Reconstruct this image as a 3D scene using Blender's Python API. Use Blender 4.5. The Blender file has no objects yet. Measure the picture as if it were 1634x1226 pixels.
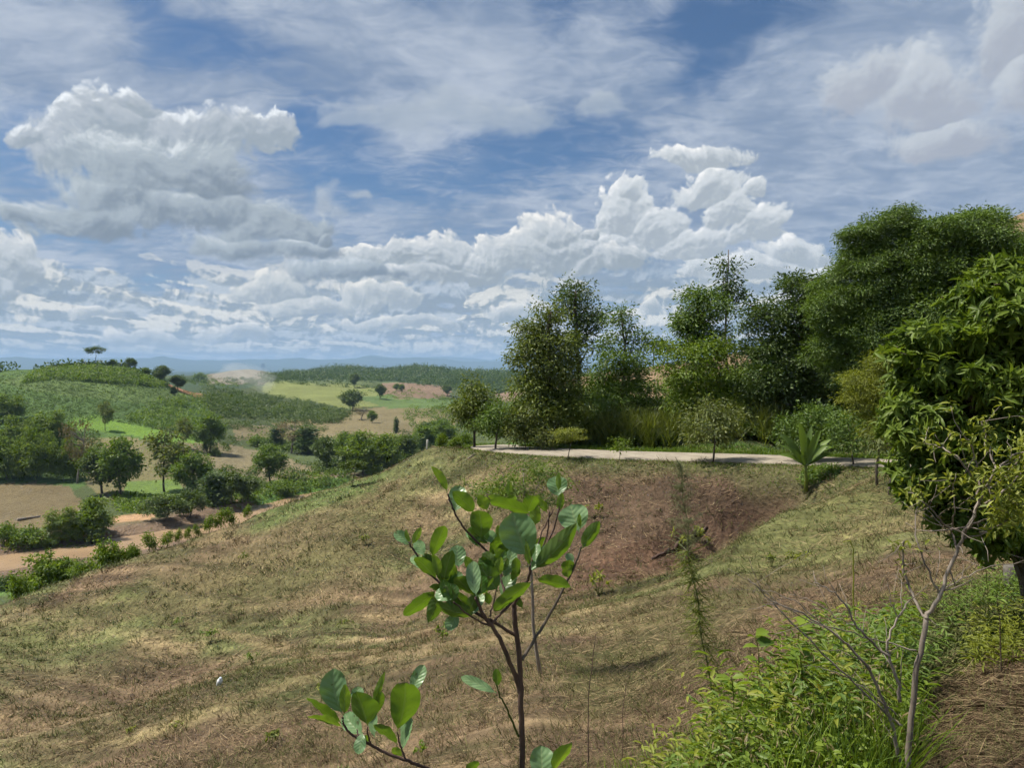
import bpy, math, random
import numpy as np
from mathutils import Vector

# ------------------------------------------------------------------ camera
F, CX, CY, HZ = 1150.0, 817.0, 613.0, 588.0      # focal length in photo pixels, centre, horizon row
PITCH = math.atan((CY - HZ) / F)
cp, sp = math.cos(PITCH), math.sin(PITCH)

def P(px, py, d):
    """a point on the sight line through a photo pixel, at forward distance d"""
    a = (np.asarray(px, float) - CX) / F
    b = (CY - np.asarray(py, float)) / F
    fy = cp + b * sp
    return np.stack([a / fy * d, np.ones_like(a) * d, (b * cp - sp) / fy * d], -1)

def proj(x, y, z):
    """photo pixel of a world point"""
    fw = y * cp - z * sp
    up = y * sp + z * cp
    return CX + F * x / fw, CY - F * up / fw

scene = bpy.context.scene
col = scene.collection
cam_d = bpy.data.cameras.new("camera")
cam_d.sensor_width = 36.0
cam_d.lens = F / 1634.0 * 36.0
cam_d.clip_start = 0.05
cam_d.clip_end = 60000
cam = bpy.data.objects.new("camera", cam_d)
cam.rotation_euler = (math.pi / 2 - PITCH, 0, 0)
col.objects.link(cam)
scene.camera = cam

# ------------------------------------------------------------------ light
SUN_EL, SUN_AZ = math.radians(60), math.radians(-82)      # azimuth from +Y, negative = to the left
sv = Vector((math.sin(SUN_AZ) * math.cos(SUN_EL), math.cos(SUN_AZ) * math.cos(SUN_EL), math.sin(SUN_EL)))
sl = bpy.data.lights.new("sun", 'SUN')
sl.energy = 4.6
sl.angle = math.radians(4.0)
sl.color = (1.0, 0.925, 0.80)
so = bpy.data.objects.new("sun", sl)
so.rotation_euler = sv.to_track_quat('Z', 'Y').to_euler()
so.location = (-40, 20, 80)
col.objects.link(so)

scene.view_settings.view_transform = 'Standard'
scene.view_settings.look = 'None'
scene.view_settings.gamma = 1.0
scene.view_settings.exposure = 0.68
scene.render.engine = 'CYCLES'
cy = scene.cycles
cy.use_denoising = True
cy.use_adaptive_sampling = True
cy.adaptive_threshold = 0.03
cy.adaptive_min_samples = 12
cy.max_bounces = 6
cy.diffuse_bounces = 3
cy.glossy_bounces = 2
cy.transmission_bounces = 3
cy.transparent_max_bounces = 6
cy.volume_bounces = 1
cy.sample_clamp_indirect = 4.0
cy.caustics_reflective = False
cy.caustics_refractive = False

# ------------------------------------------------------------------ node helper
class NT:
    def __init__(s, nt):
        s.nt = nt
    def node(s, t, **kw):
        n = s.nt.nodes.new(t)
        for k, v in kw.items():
            setattr(n, k, v)
        return n
    def put(s, sock, v):
        if v is None:
            return
        if isinstance(v, bpy.types.NodeSocket):
            s.nt.links.new(v, sock)
        else:
            if isinstance(v, (int, float)) and hasattr(sock.default_value, '__len__'):
                v = (v,) * 3
            if sock.type == 'RGBA' and len(v) == 3:
                v = (*v, 1)
            sock.default_value = v
    def m(s, op, a, b=None, c=None, clamp=False):
        n = s.node('ShaderNodeMath', operation=op, use_clamp=clamp)
        s.put(n.inputs[0], a); s.put(n.inputs[1], b); s.put(n.inputs[2], c)
        return n.outputs[0]
    def vm(s, op, a, b=None):
        n = s.node('ShaderNodeVectorMath', operation=op)
        s.put(n.inputs[0], a); s.put(n.inputs[1], b)
        return n.outputs[1] if op in ('LENGTH', 'DOT_PRODUCT', 'DISTANCE') else n.outputs[0]
    def scale(s, a, k):
        n = s.node('ShaderNodeVectorMath', operation='SCALE')
        s.put(n.inputs[0], a); s.put(n.inputs[3], k)
        return n.outputs[0]
    def xyz(s, x, y, z=0.0):
        n = s.node('ShaderNodeCombineXYZ')
        s.put(n.inputs[0], x); s.put(n.inputs[1], y); s.put(n.inputs[2], z)
        return n.outputs[0]
    def sep(s, v):
        n = s.node('ShaderNodeSeparateXYZ'); s.put(n.inputs[0], v)
        return n.outputs
    def noise(s, v, scale, detail=4, rough=0.5, color=False, lac=2.0, dist=0.0):
        n = s.node('ShaderNodeTexNoise', noise_dimensions='2D')
        s.put(n.inputs['Vector'], v)
        n.inputs['Scale'].default_value = scale
        n.inputs['Detail'].default_value = detail
        n.inputs['Roughness'].default_value = rough
        n.inputs['Lacunarity'].default_value = lac
        n.inputs['Distortion'].default_value = dist
        return n.outputs['Color' if color else 'Fac']
    def voro(s, v, scale, detail=1, rough=0.5):
        n = s.node('ShaderNodeTexVoronoi', voronoi_dimensions='2D', feature='F1', normalize=True)
        s.put(n.inputs['Vector'], v)
        n.inputs['Scale'].default_value = scale
        n.inputs['Detail'].default_value = detail
        n.inputs['Roughness'].default_value = rough
        return n.outputs['Distance']
    def step(s, v, lo, hi, a=0.0, b=1.0, kind='SMOOTHSTEP'):
        n = s.node('ShaderNodeMapRange', interpolation_type=kind)
        s.put(n.inputs['Value'], v); s.put(n.inputs['From Min'], lo); s.put(n.inputs['From Max'], hi)
        s.put(n.inputs['To Min'], a); s.put(n.inputs['To Max'], b)
        return n.outputs['Result']
    def mix(s, f, a, b, blend='MIX'):
        n = s.node('ShaderNodeMix', data_type='RGBA', blend_type=blend)
        s.put(n.inputs[0], f); s.put(n.inputs[6], a); s.put(n.inputs[7], b)
        return n.outputs[2]
    def ramp(s, f, stops):
        n = s.node('ShaderNodeValToRGB')
        s.put(n.inputs[0], f)
        e = n.color_ramp.elements
        while len(e) < len(stops):
            e.new(0.5)
        for el, (p_, c_) in zip(e, stops):
            el.position = p_; el.color = (*c_, 1)
        return n.outputs[0]

# ------------------------------------------------------------------ sky with clouds
world = bpy.data.worlds.new("World")
world.use_nodes = True
world.cycles.sampling_method = 'NONE'
wt = world.node_tree
wt.nodes.clear()
S = NT(wt)
STR = 0.061
SKYTINT = (0.56, 0.72, 0.86)

sky = S.node('ShaderNodeTexSky', sky_type='NISHITA')
sky.sun_disc = False
sky.sun_elevation = SUN_EL
sky.sun_rotation = SUN_AZ
sky.altitude = 400
sky.air_density = 1.0
sky.dust_density = 0.6
sky.ozone_density = 2.0
tc = S.node('ShaderNodeTexCoord')
D3 = S.vm('NORMALIZE', tc.outputs['Generated'])
dx, dy, dz = S.sep(D3)
U = S.m('MULTIPLY', S.m('ARCTAN2', dx, dy), 11.5)
V = S.m('MULTIPLY', S.m('ARCSINE', dz), 11.5)
UV = S.xyz(U, V, 0)

def ang(px, py):
    v = P(px, py, 1.0)
    v = v / np.linalg.norm(v)
    return math.atan2(v[0], v[1]) * 11.5, math.asin(v[2]) * 11.5

def group(name, ins, outs, build):
    g = bpy.data.node_groups.new(name, 'ShaderNodeTree')
    for n_, t_ in ins:
        g.interface.new_socket(n_, in_out='INPUT', socket_type=t_)
    for n_, t_ in outs:
        g.interface.new_socket(n_, in_out='OUTPUT', socket_type=t_)
    G = NT(g)
    gi, go = g.nodes.new('NodeGroupInput'), g.nodes.new('NodeGroupOutput')
    for sock, v in zip(go.inputs, build(G, *gi.outputs[:len(ins)])):
        g.links.new(v, sock)
    return g

VEC, FLT = 'NodeSocketVector', 'NodeSocketFloat'
def lobe_(G, T, sh, C_, R_, fl):
    # one soft ellipse joined to the ones before it; T carries (u, v, field so far)
    x, y, E = G.sep(T)
    q = G.vm('MULTIPLY', G.vm('SUBTRACT', T, C_), R_)
    e = G.m('SUBTRACT', 1.0, G.vm('LENGTH', q))
    e = G.m('MINIMUM', e, G.m('MULTIPLY_ADD', G.sep(q)[1], 1.1, fl))
    w = G.step(G.m('SUBTRACT', e, E), -0.12, 0.12)
    k = G.vm('DOT_PRODUCT', q, (-0.35, 0.95, 0))
    sh = G.m('MULTIPLY_ADD', w, G.m('SUBTRACT', k, sh), sh)
    return G.xyz(x, y, G.m('SMOOTH_MAX', E, e, 0.1)), sh
LOBE = group('lobe', [('T', VEC), ('Sh', FLT), ('C', VEC), ('R', VEC), ('Flat', FLT)], [('T', VEC), ('Sh', FLT)], lobe_)
def use(g, *vals):
    n = S.node('ShaderNodeGroup', node_tree=g)
    for sock, v in zip(n.inputs, vals):
        S.put(sock, v)
    return n.outputs

def field(Pw, cl, flat):
    px_, py_, _ = S.sep(Pw)
    T, sh = S.xyz(px_, py_, -9.0), 0.0
    for (px, py, rx, ry) in cl:
        cu, cv = ang(px, py)
        az = cu / 11.5
        T, sh = use(LOBE, T, sh, (cu, cv, 0), (100 / rx / math.cos(az) ** 2, 100 / ry / math.cos(az), 1e-5), flat * 1.1)
    return T, sh

def after(vec, val):
    """vec again, but evaluated only once val is known"""
    return S.vm('ADD', vec, S.xyz(0, 0, S.m('MULTIPLY', val, 1e-5)))

wn = S.noise(UV, 0.8, 3, 0.5, color=True)
warp = S.scale(S.vm('SUBTRACT', wn, (0.5, 0.5, 0.5)), 0.55)
W = S.vm('MULTIPLY', S.vm('ADD', UV, warp), (1, 1, 0))

# high veil: cirrostratus and mackerel ripples seen in perspective
zc = S.m('ADD', S.m('MAXIMUM', dz, 0.0), 0.16)
pl = S.xyz(S.m('DIVIDE', dx, zc), S.m('DIVIDE', dy, zc), 0)
big = S.noise(S.vm('ADD', pl, (4.3, 1.2, 0)), 0.75, 3, 0.5)
wis = S.noise(S.vm('MULTIPLY', pl, (1.35, 1.5, 1)), 1.7, 8, 0.60, dist=0.3)
rip = S.noise(S.vm('MULTIPLY', pl, (7.0, 11.0, 1)), 1.2, 4, 0.62, dist=0.5)
cov = None
for (px, py, rx, ry, k) in SKYPATCH if 'SKYPATCH' in globals() else [
        (870, 240, 190, 70, -.55), (500, 190, 110, 40, -.5), (1170, 120, 120, 40, -.6), (1170, 25, 170, 45, -.55),
        (640, 290, 150, 50, -.4), (330, 75, 190, 55, -.45), (215, 20, 60, 60, -.35), (520, 240, 90, 120, -.3), (30, 240, 120, 60, -.25),
        (1130, 60, 90, 60, -.35), (880, 20, 50, 50, -.25),
        (1400, 190, 330, 170, .5), (1620, 60, 170, 150, .45), (1300, 330, 400, 60, .25), (60, 60, 190, 90, .6), (180, 30, 120, 40, .4), (700, 110, 300, 80, .2), (620, 190, 230, 40, .28),
        (1600, 300, 300, 90, .3), (817, 330, 900, 60, .12), (350, 130, 260, 60, .25), (700, 60, 330, 70, .22), (980, 130, 150, 60, .2), (1300, 100, 200, 60, .3), (740, 250, 120, 40, .15)]:
    cu, cv = ang(px, py)
    az = cu / 11.5
    q = S.vm('MULTIPLY', S.vm('SUBTRACT', W if cov is None else after(W, cov), (cu, cv, 0)), (100 / rx / math.cos(az) ** 2, 100 / ry / math.cos(az), 1e-5))
    e = S.m('MULTIPLY', S.step(S.vm('LENGTH', q), 1.25, 0.25), k)
    cov = e if cov is None else S.m('ADD', cov, e)
h = S.m('ADD', S.m('MULTIPLY_ADD', big, 0.7, -0.12), S.m('MULTIPLY', wis, 0.85))
h = S.m('ADD', h, S.m('MULTIPLY', S.m('SUBTRACT', rip, 0.5), 0.75))
h = S.m('ADD', h, S.m('ADD', cov, 0.21))
ha = S.step(h, 0.16, 1.12, 0.0, 0.95)
hc = S.mix(S.step(S.m('ADD', wis, S.m('MULTIPLY', rip, 0.4)), 0.5, 1.0), (2.5, 3.3, 4.7), (5.3, 5.9, 6.9))
rgb = S.vm('MULTIPLY', sky.outputs[0], SKYTINT)
rgb = S.mix(ha, rgb, hc)

# shared relief: billows and their shift towards the light
def relief(p, sc, dep, off):
    p = S.vm('ADD', after(p, dep), off)
    n = S.noise(p, sc, 2.5, 0.45)
    v = S.voro(p, sc * 1.5, 2, 0.55)
    return S.m('MULTIPLY_ADD', S.m('SUBTRACT', 0.36, v), 0.8, S.m('MULTIPLY', S.m('SUBTRACT', n, 0.5), 1.0))
fine = S.m('SUBTRACT', S.noise(after(W, ha), 5.0, 5, 0.6), 0.5)
Wf = S.vm('ADD', W, S.xyz(S.m('MULTIPLY', fine, 0.10), S.m('MULTIPLY', fine, -0.10), 0))
RA1 = relief(Wf, 1.5, ha, (0, 0, 0))
RA2 = relief(Wf, 1.5, RA1, (-0.07, 0.14, 0))
RB1 = relief(Wf, 2.9, RA2, (17.3, 5.1, 0))
RB2 = relief(Wf, 2.9, RB1, (17.26, 5.18, 0))
RC1 = relief(Wf, 6.5, RB2, (3.3, 9.7, 0))
RC2 = relief(Wf, 6.5, RC1, (3.28, 9.735, 0))
GC = S.m('MULTIPLY', S.m('SUBTRACT', RC1, RC2), 0.45)
GA, GB = S.m('ADD', S.m('SUBTRACT', RA1, RA2), GC), S.m('ADD', S.m('SUBTRACT', RB1, RB2), GC)

# layered stratocumulus growing towards the horizon
Vc = S.m('ADD', S.m('MAXIMUM', V, -0.2), 0.35)
lv = S.m('LOGARITHM', Vc, 2.718)
us = S.m('DIVIDE', U, S.m('POWER', Vc, 0.5))
def deck(sc, off, seed, dep):
    p1 = S.xyz(S.m('MULTIPLY_ADD', us, 0.75, seed), S.m('MULTIPLY', S.m('ADD', lv, off), 2.9), 0)
    n = S.noise(after(p1, dep), sc, 5, 0.55, dist=0.35)
    return n
elev = S.step(V, 0.0, 2.0, 1.0, 0.0, 'LINEAR')
last = GB
for (sc, seed, thr, dl, dark, lite) in ((0.8, 3.7, .42, .13, (3.0, 3.6, 4.2), (6.2, 6.7, 7.1)),
                                        (1.15, 9.1, .52, .09, (3.4, 4.0, 4.5), (9.4, 9.1, 8.2))):
    d1 = deck(sc, 0.0, seed, last)
    d2 = deck(sc, dl, seed, d1)
    al = S.step(S.m('ADD', S.m('MULTIPLY_ADD', RB1, 0.16, d1), S.m('MULTIPLY', S.m('MULTIPLY', elev, elev), 0.15)), thr, thr + .05)
    al = S.m('MULTIPLY', al, S.step(V, 2.1, 0.9))
    al = S.m('MULTIPLY', al, 0.93)
    last = al
    li = S.step(S.m('MULTIPLY_ADD', GB, 0.5, S.m('SUBTRACT', d1, d2)), -0.08, 0.16)
    rgb = S.mix(al, rgb, S.mix(S.m('MULTIPLY', li, S.step(V, 0.0, 0.6, 0.75, 1.0)), dark, lite))

# cumulus banks, far to near
BANKS = [
  # (list of lobes, noise amp, billow amp, noise scale, seed, dark, mid, light, softness, opacity)
  # pale soft masses on the right
  ([(1390, 130, 70, 60), (1480, 150, 110, 75), (1340, 150, 45, 50), (1500, 225, 110, 35), (1610, 60, 90, 90), (1630, 140, 60, 60)],
   .75, .5, 1.3, 5, (4.3, 4.6, 5.3), (6.0, 6.4, 6.9), (7.6, 8.0, 8.3), .5, .85, .8),
  ([(620, 195, 110, 30), (720, 175, 60, 42), (800, 180, 110, 30), (960, 165, 60, 24), (560, 200, 50, 16)],
   .8, .4, 1.4, 4, (4.1, 4.8, 5.7), (4.9, 5.5, 6.2), (6.2, 6.8, 7.3), .7, .7, .9),
  # bright congestus row
  ([(1000, 345, 52, 62), (1010, 305, 24, 30), (1050, 370, 60, 50), (1130, 300, 60, 38), (1110, 252, 80, 17), (1205, 295, 24, 18), (1165, 335, 50, 46), (1220, 360, 52, 42),
    (1270, 402, 62, 28), (1110, 395, 70, 35), (1190, 432, 120, 30), (1340, 438, 80, 26), (985, 400, 60, 40)],
   .65, .75, 1.9, 1, (4.3, 4.8, 5.3), (7.0, 7.4, 7.7), (10.5, 10.4, 10.2), .22, 1.0, .8),
  ([(875, 385, 62, 52), (910, 405, 60, 45), (940, 370, 25, 14), (850, 410, 110, 45), (960, 420, 80, 35), (700, 420, 62, 48), (640, 410, 38, 36), (760, 430, 60, 30), (590, 425, 42, 34), (690, 445, 130, 26),
    (15, 430, 42, 62), (0, 470, 40, 40)],
   .6, .7, 2.1, 2, (3.5, 4.0, 4.4), (6.2, 6.6, 6.9), (10.6, 10.3, 9.7), .20, 1.0, .62),
  ([(430, 465, 55, 32), (480, 490, 60, 24), (600, 480, 80, 25), (240, 540, 60, 20), (370, 540, 70, 20), (160, 500, 60, 12), (640, 520, 120, 14), (1040, 500, 22, 14), (860, 500, 80, 14)],
   .7, .7, 2.6, 6, (4.0, 4.5, 4.9), (6.6, 6.9, 6.9), (10.1, 9.7, 8.9), .18, .95, .6),
  # small grey puffs
  ([(522, 318, 24, 32), (540, 335, 18, 18), (574, 312, 24, 8), (530, 370, 16, 12)],
   .6, .5, 2.2, 7, (4.6, 5.1, 5.7), (5.6, 6.1, 6.6), (6.2, 6.6, 7.0), .8, .65, .8),
  # the large grey cloud on the left, upper shelf then the body
  ([(185, 195, 75, 62), (150, 230, 90, 70), (215, 165, 45, 30), (300, 215, 130, 42), (410, 212, 60, 34), (452, 212, 36, 42), (110, 250, 60, 45), (60, 225, 50, 20)],
   .55, .75, 1.7, 3, (3.6, 4.2, 4.8), (5.0, 5.5, 6.1), (9.6, 10.0, 10.3), .28, 1.0, .7),
  ([(250, 300, 160, 82), (330, 290, 95, 70), (180, 330, 110, 70), (300, 350, 220, 52), (120, 355, 110, 52), (60, 350, 70, 30), (440, 370, 110, 50), (480, 405, 80, 24), (520, 385, 24, 22), (370, 400, 90, 26), (560, 440, 110, 24)],
   .6, .6, 1.5, 8, (2.3, 2.8, 3.4), (4.3, 4.9, 5.4), (8.0, 8.5, 8.8), .36, 1.0, .5),
]
for (cl, a, b, sc, seed, dark, mid, lite, soft, op, flat) in BANKS:
    T, sh = field(after(W, last), cl, flat)
    E = S.sep(T)[2]
    r, g = (RA1, GA) if sc < 1.6 else (RB1, GB)
    d1 = S.m('MULTIPLY_ADD', RC1, 0.16, S.m('MULTIPLY_ADD', fine, 0.62, S.m('MULTIPLY_ADD', r, a, E)))
    al = S.m('MULTIPLY', S.step(d1, 0.0, soft), op)
    li = S.m('MULTIPLY_ADD', sh, 0.52, 0.42)
    li = S.m('MULTIPLY_ADD', g, b, li)
    li = S.m('SUBTRACT', li, S.m('MULTIPLY', S.m('MINIMUM', d1, 0.8), 0.3))
    c = S.mix(S.step(li, 0.05, 0.55), dark, mid)
    last = al
    c = S.mix(S.step(li, 0.5, 1.05), c, lite)
    rgb = S.mix(al, rgb, c)

bg = S.node('ShaderNodeBackground')
S.put(bg.inputs[0], rgb)
bg.inputs[1].default_value = STR
wo = S.node('ShaderNodeOutputWorld')
wt.links.new(bg.outputs[0], wo.inputs[0])

scene.world = world

# ================================================================== GENERAL HELPERS
rng = np.random.default_rng(7)

def tag(o, label=None, cat=None, group=None, kind=None):
    if label: o["label"] = label
    if cat: o["category"] = cat
    if group: o["group"] = group
    if kind: o["kind"] = kind
    return o

def empty(name, loc, rz=0.0):
    o = bpy.data.objects.new(name, None)
    o.empty_display_size = 0.3
    o.location = loc
    o.rotation_euler = (0, 0, rz)
    col.objects.link(o)
    return o

def mesh_obj(name, verts, faces, mat=None, parent=None, attrs=None, smooth=False, loc=None):
    """verts (n,3); faces: list of integer arrays, each (k,3) or (k,4)"""
    me = bpy.data.meshes.new(name)
    verts = np.ascontiguousarray(verts, dtype=np.float32)
    faces = [np.asarray(f, np.int32) for f in (faces if isinstance(faces, list) else [faces]) if len(f)]
    nl = sum(f.size for f in faces)
    npoly = sum(len(f) for f in faces)
    me.vertices.add(len(verts))
    me.vertices.foreach_set("co", verts.ravel())
    me.loops.add(nl)
    me.loops.foreach_set("vertex_index", np.concatenate([f.ravel() for f in faces]))
    me.polygons.add(npoly)
    tot = np.concatenate([np.full(len(f), f.shape[1], np.int32) for f in faces])
    st = np.concatenate([[0], np.cumsum(tot)[:-1]]).astype(np.int32)
    me.polygons.foreach_set("loop_start", st)
    me.polygons.foreach_set("loop_total", tot)
    if smooth:
        me.polygons.foreach_set("use_smooth", np.ones(npoly, bool))
    for k, v in (attrs or {}).items():
        v = np.asarray(v, np.float32)
        if v.ndim == 1:
            a = me.attributes.new(k, 'FLOAT', 'POINT'); a.data.foreach_set("value", v)
        else:
            a = me.attributes.new(k, 'FLOAT_COLOR', 'POINT')
            a.data.foreach_set("color", np.concatenate([v, np.ones((len(v), 1), np.float32)], 1).ravel())
    me.update(calc_edges=True)
    o = bpy.data.objects.new(name, me)
    if mat: me.materials.append(mat)
    if parent is not None: o.parent = parent
    if loc is not None: o.location = loc
    col.objects.link(o)
    return o

def vnoise(x, y, seed=0):
    """smooth value noise, -1..1"""
    xi, yi = np.floor(x).astype(np.int64), np.floor(y).astype(np.int64)
    fx, fy = x - xi, y - yi
    fx, fy = fx * fx * (3 - 2 * fx), fy * fy * (3 - 2 * fy)
    def h(a, b):
        n = (a * 374761393 + b * 668265263 + seed * 1442695041) & 0xffffffff
        n = ((n ^ (n >> 13)) * 1274126177) & 0xffffffff
        return ((n ^ (n >> 16)) & 0xffff) / 32767.5 - 1
    a, b, c, d = h(xi, yi), h(xi + 1, yi), h(xi, yi + 1), h(xi + 1, yi + 1)
    return (a * (1 - fx) + b * fx) * (1 - fy) + (c * (1 - fx) + d * fx) * fy

def fbm(x, y, oct=4, seed=0, gain=0.5):
    s, a, n = 0, 1, 0
    for i in range(oct):
        s = s + a * vnoise(x * 2 ** i + i * 17.3, y * 2 ** i - i * 9.7, seed + i); n += a; a *= gain
    return s / n

def sstep(x, lo, hi):
    t = np.clip((x - lo) / (hi - lo), 0, 1)
    return t * t * (3 - 2 * t)

# ================================================================== MATERIALS
def material(name):
    m = bpy.data.materials.new(name)
    m.use_nodes = True
    m.node_tree.nodes.clear()
    M = NT(m.node_tree)
    out = M.node('ShaderNodeOutputMaterial')
    return m, M, out

def attr(M, name, out='Fac'):
    n = M.node('ShaderNodeAttribute', attribute_name=name)
    return n.outputs[out]

def leaf_mat(name, c1, c2, trans=0.35, rough=0.5, tcol=None, spec=0.4):
    """c1..c2: the range of leaf colours; light also passes through the blade"""
    m, M, out = material(name)
    c = M.mix(attr(M, 'v'), c1, c2)
    p = M.node('ShaderNodeBsdfPrincipled')
    M.put(p.inputs['Base Color'], c); p.inputs['Roughness'].default_value = rough
    p.inputs['Specular IOR Level'].default_value = spec
    t = M.node('ShaderNodeBsdfTranslucent')
    M.put(t.inputs[0], M.mix(1.0, c, tcol or (1.0, 1.0, 0.45), 'MULTIPLY'))
    g = M.m('MULTIPLY', 1.0, trans)
    mx = M.node('ShaderNodeMixShader'); M.put(mx.inputs[0], g)
    M.nt.links.new(p.outputs[0], mx.inputs[1]); M.nt.links.new(t.outputs[0], mx.inputs[2])
    M.nt.links.new(mx.outputs[0], out.inputs[0])
    return m

def bark_mat(name, c1, c2, scale=8.0):
    m, M, out = material(name)
    tcn = M.node('ShaderNodeTexCoord')
    v = M.vm('MULTIPLY', tcn.outputs['Object'], (1, 1, 0.25))
    n = M.node('ShaderNodeTexNoise'); M.put(n.inputs['Vector'], v); n.inputs['Scale'].default_value = scale; n.inputs['Detail'].default_value = 5
    p = M.node('ShaderNodeBsdfPrincipled')
    M.put(p.inputs['Base Color'], M.mix(M.step(n.outputs['Fac'], 0.35, 0.65), c1, c2)); p.inputs['Roughness'].default_value = 0.85
    b = M.node('ShaderNodeBump'); b.inputs['Strength'].default_value = 0.5; b.inputs['Distance'].default_value = 0.01
    M.put(b.inputs['Height'], n.outputs['Fac']); M.put(p.inputs['Normal'], b.outputs[0])
    M.nt.links.new(p.outputs[0], out.inputs[0])
    return m

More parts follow.
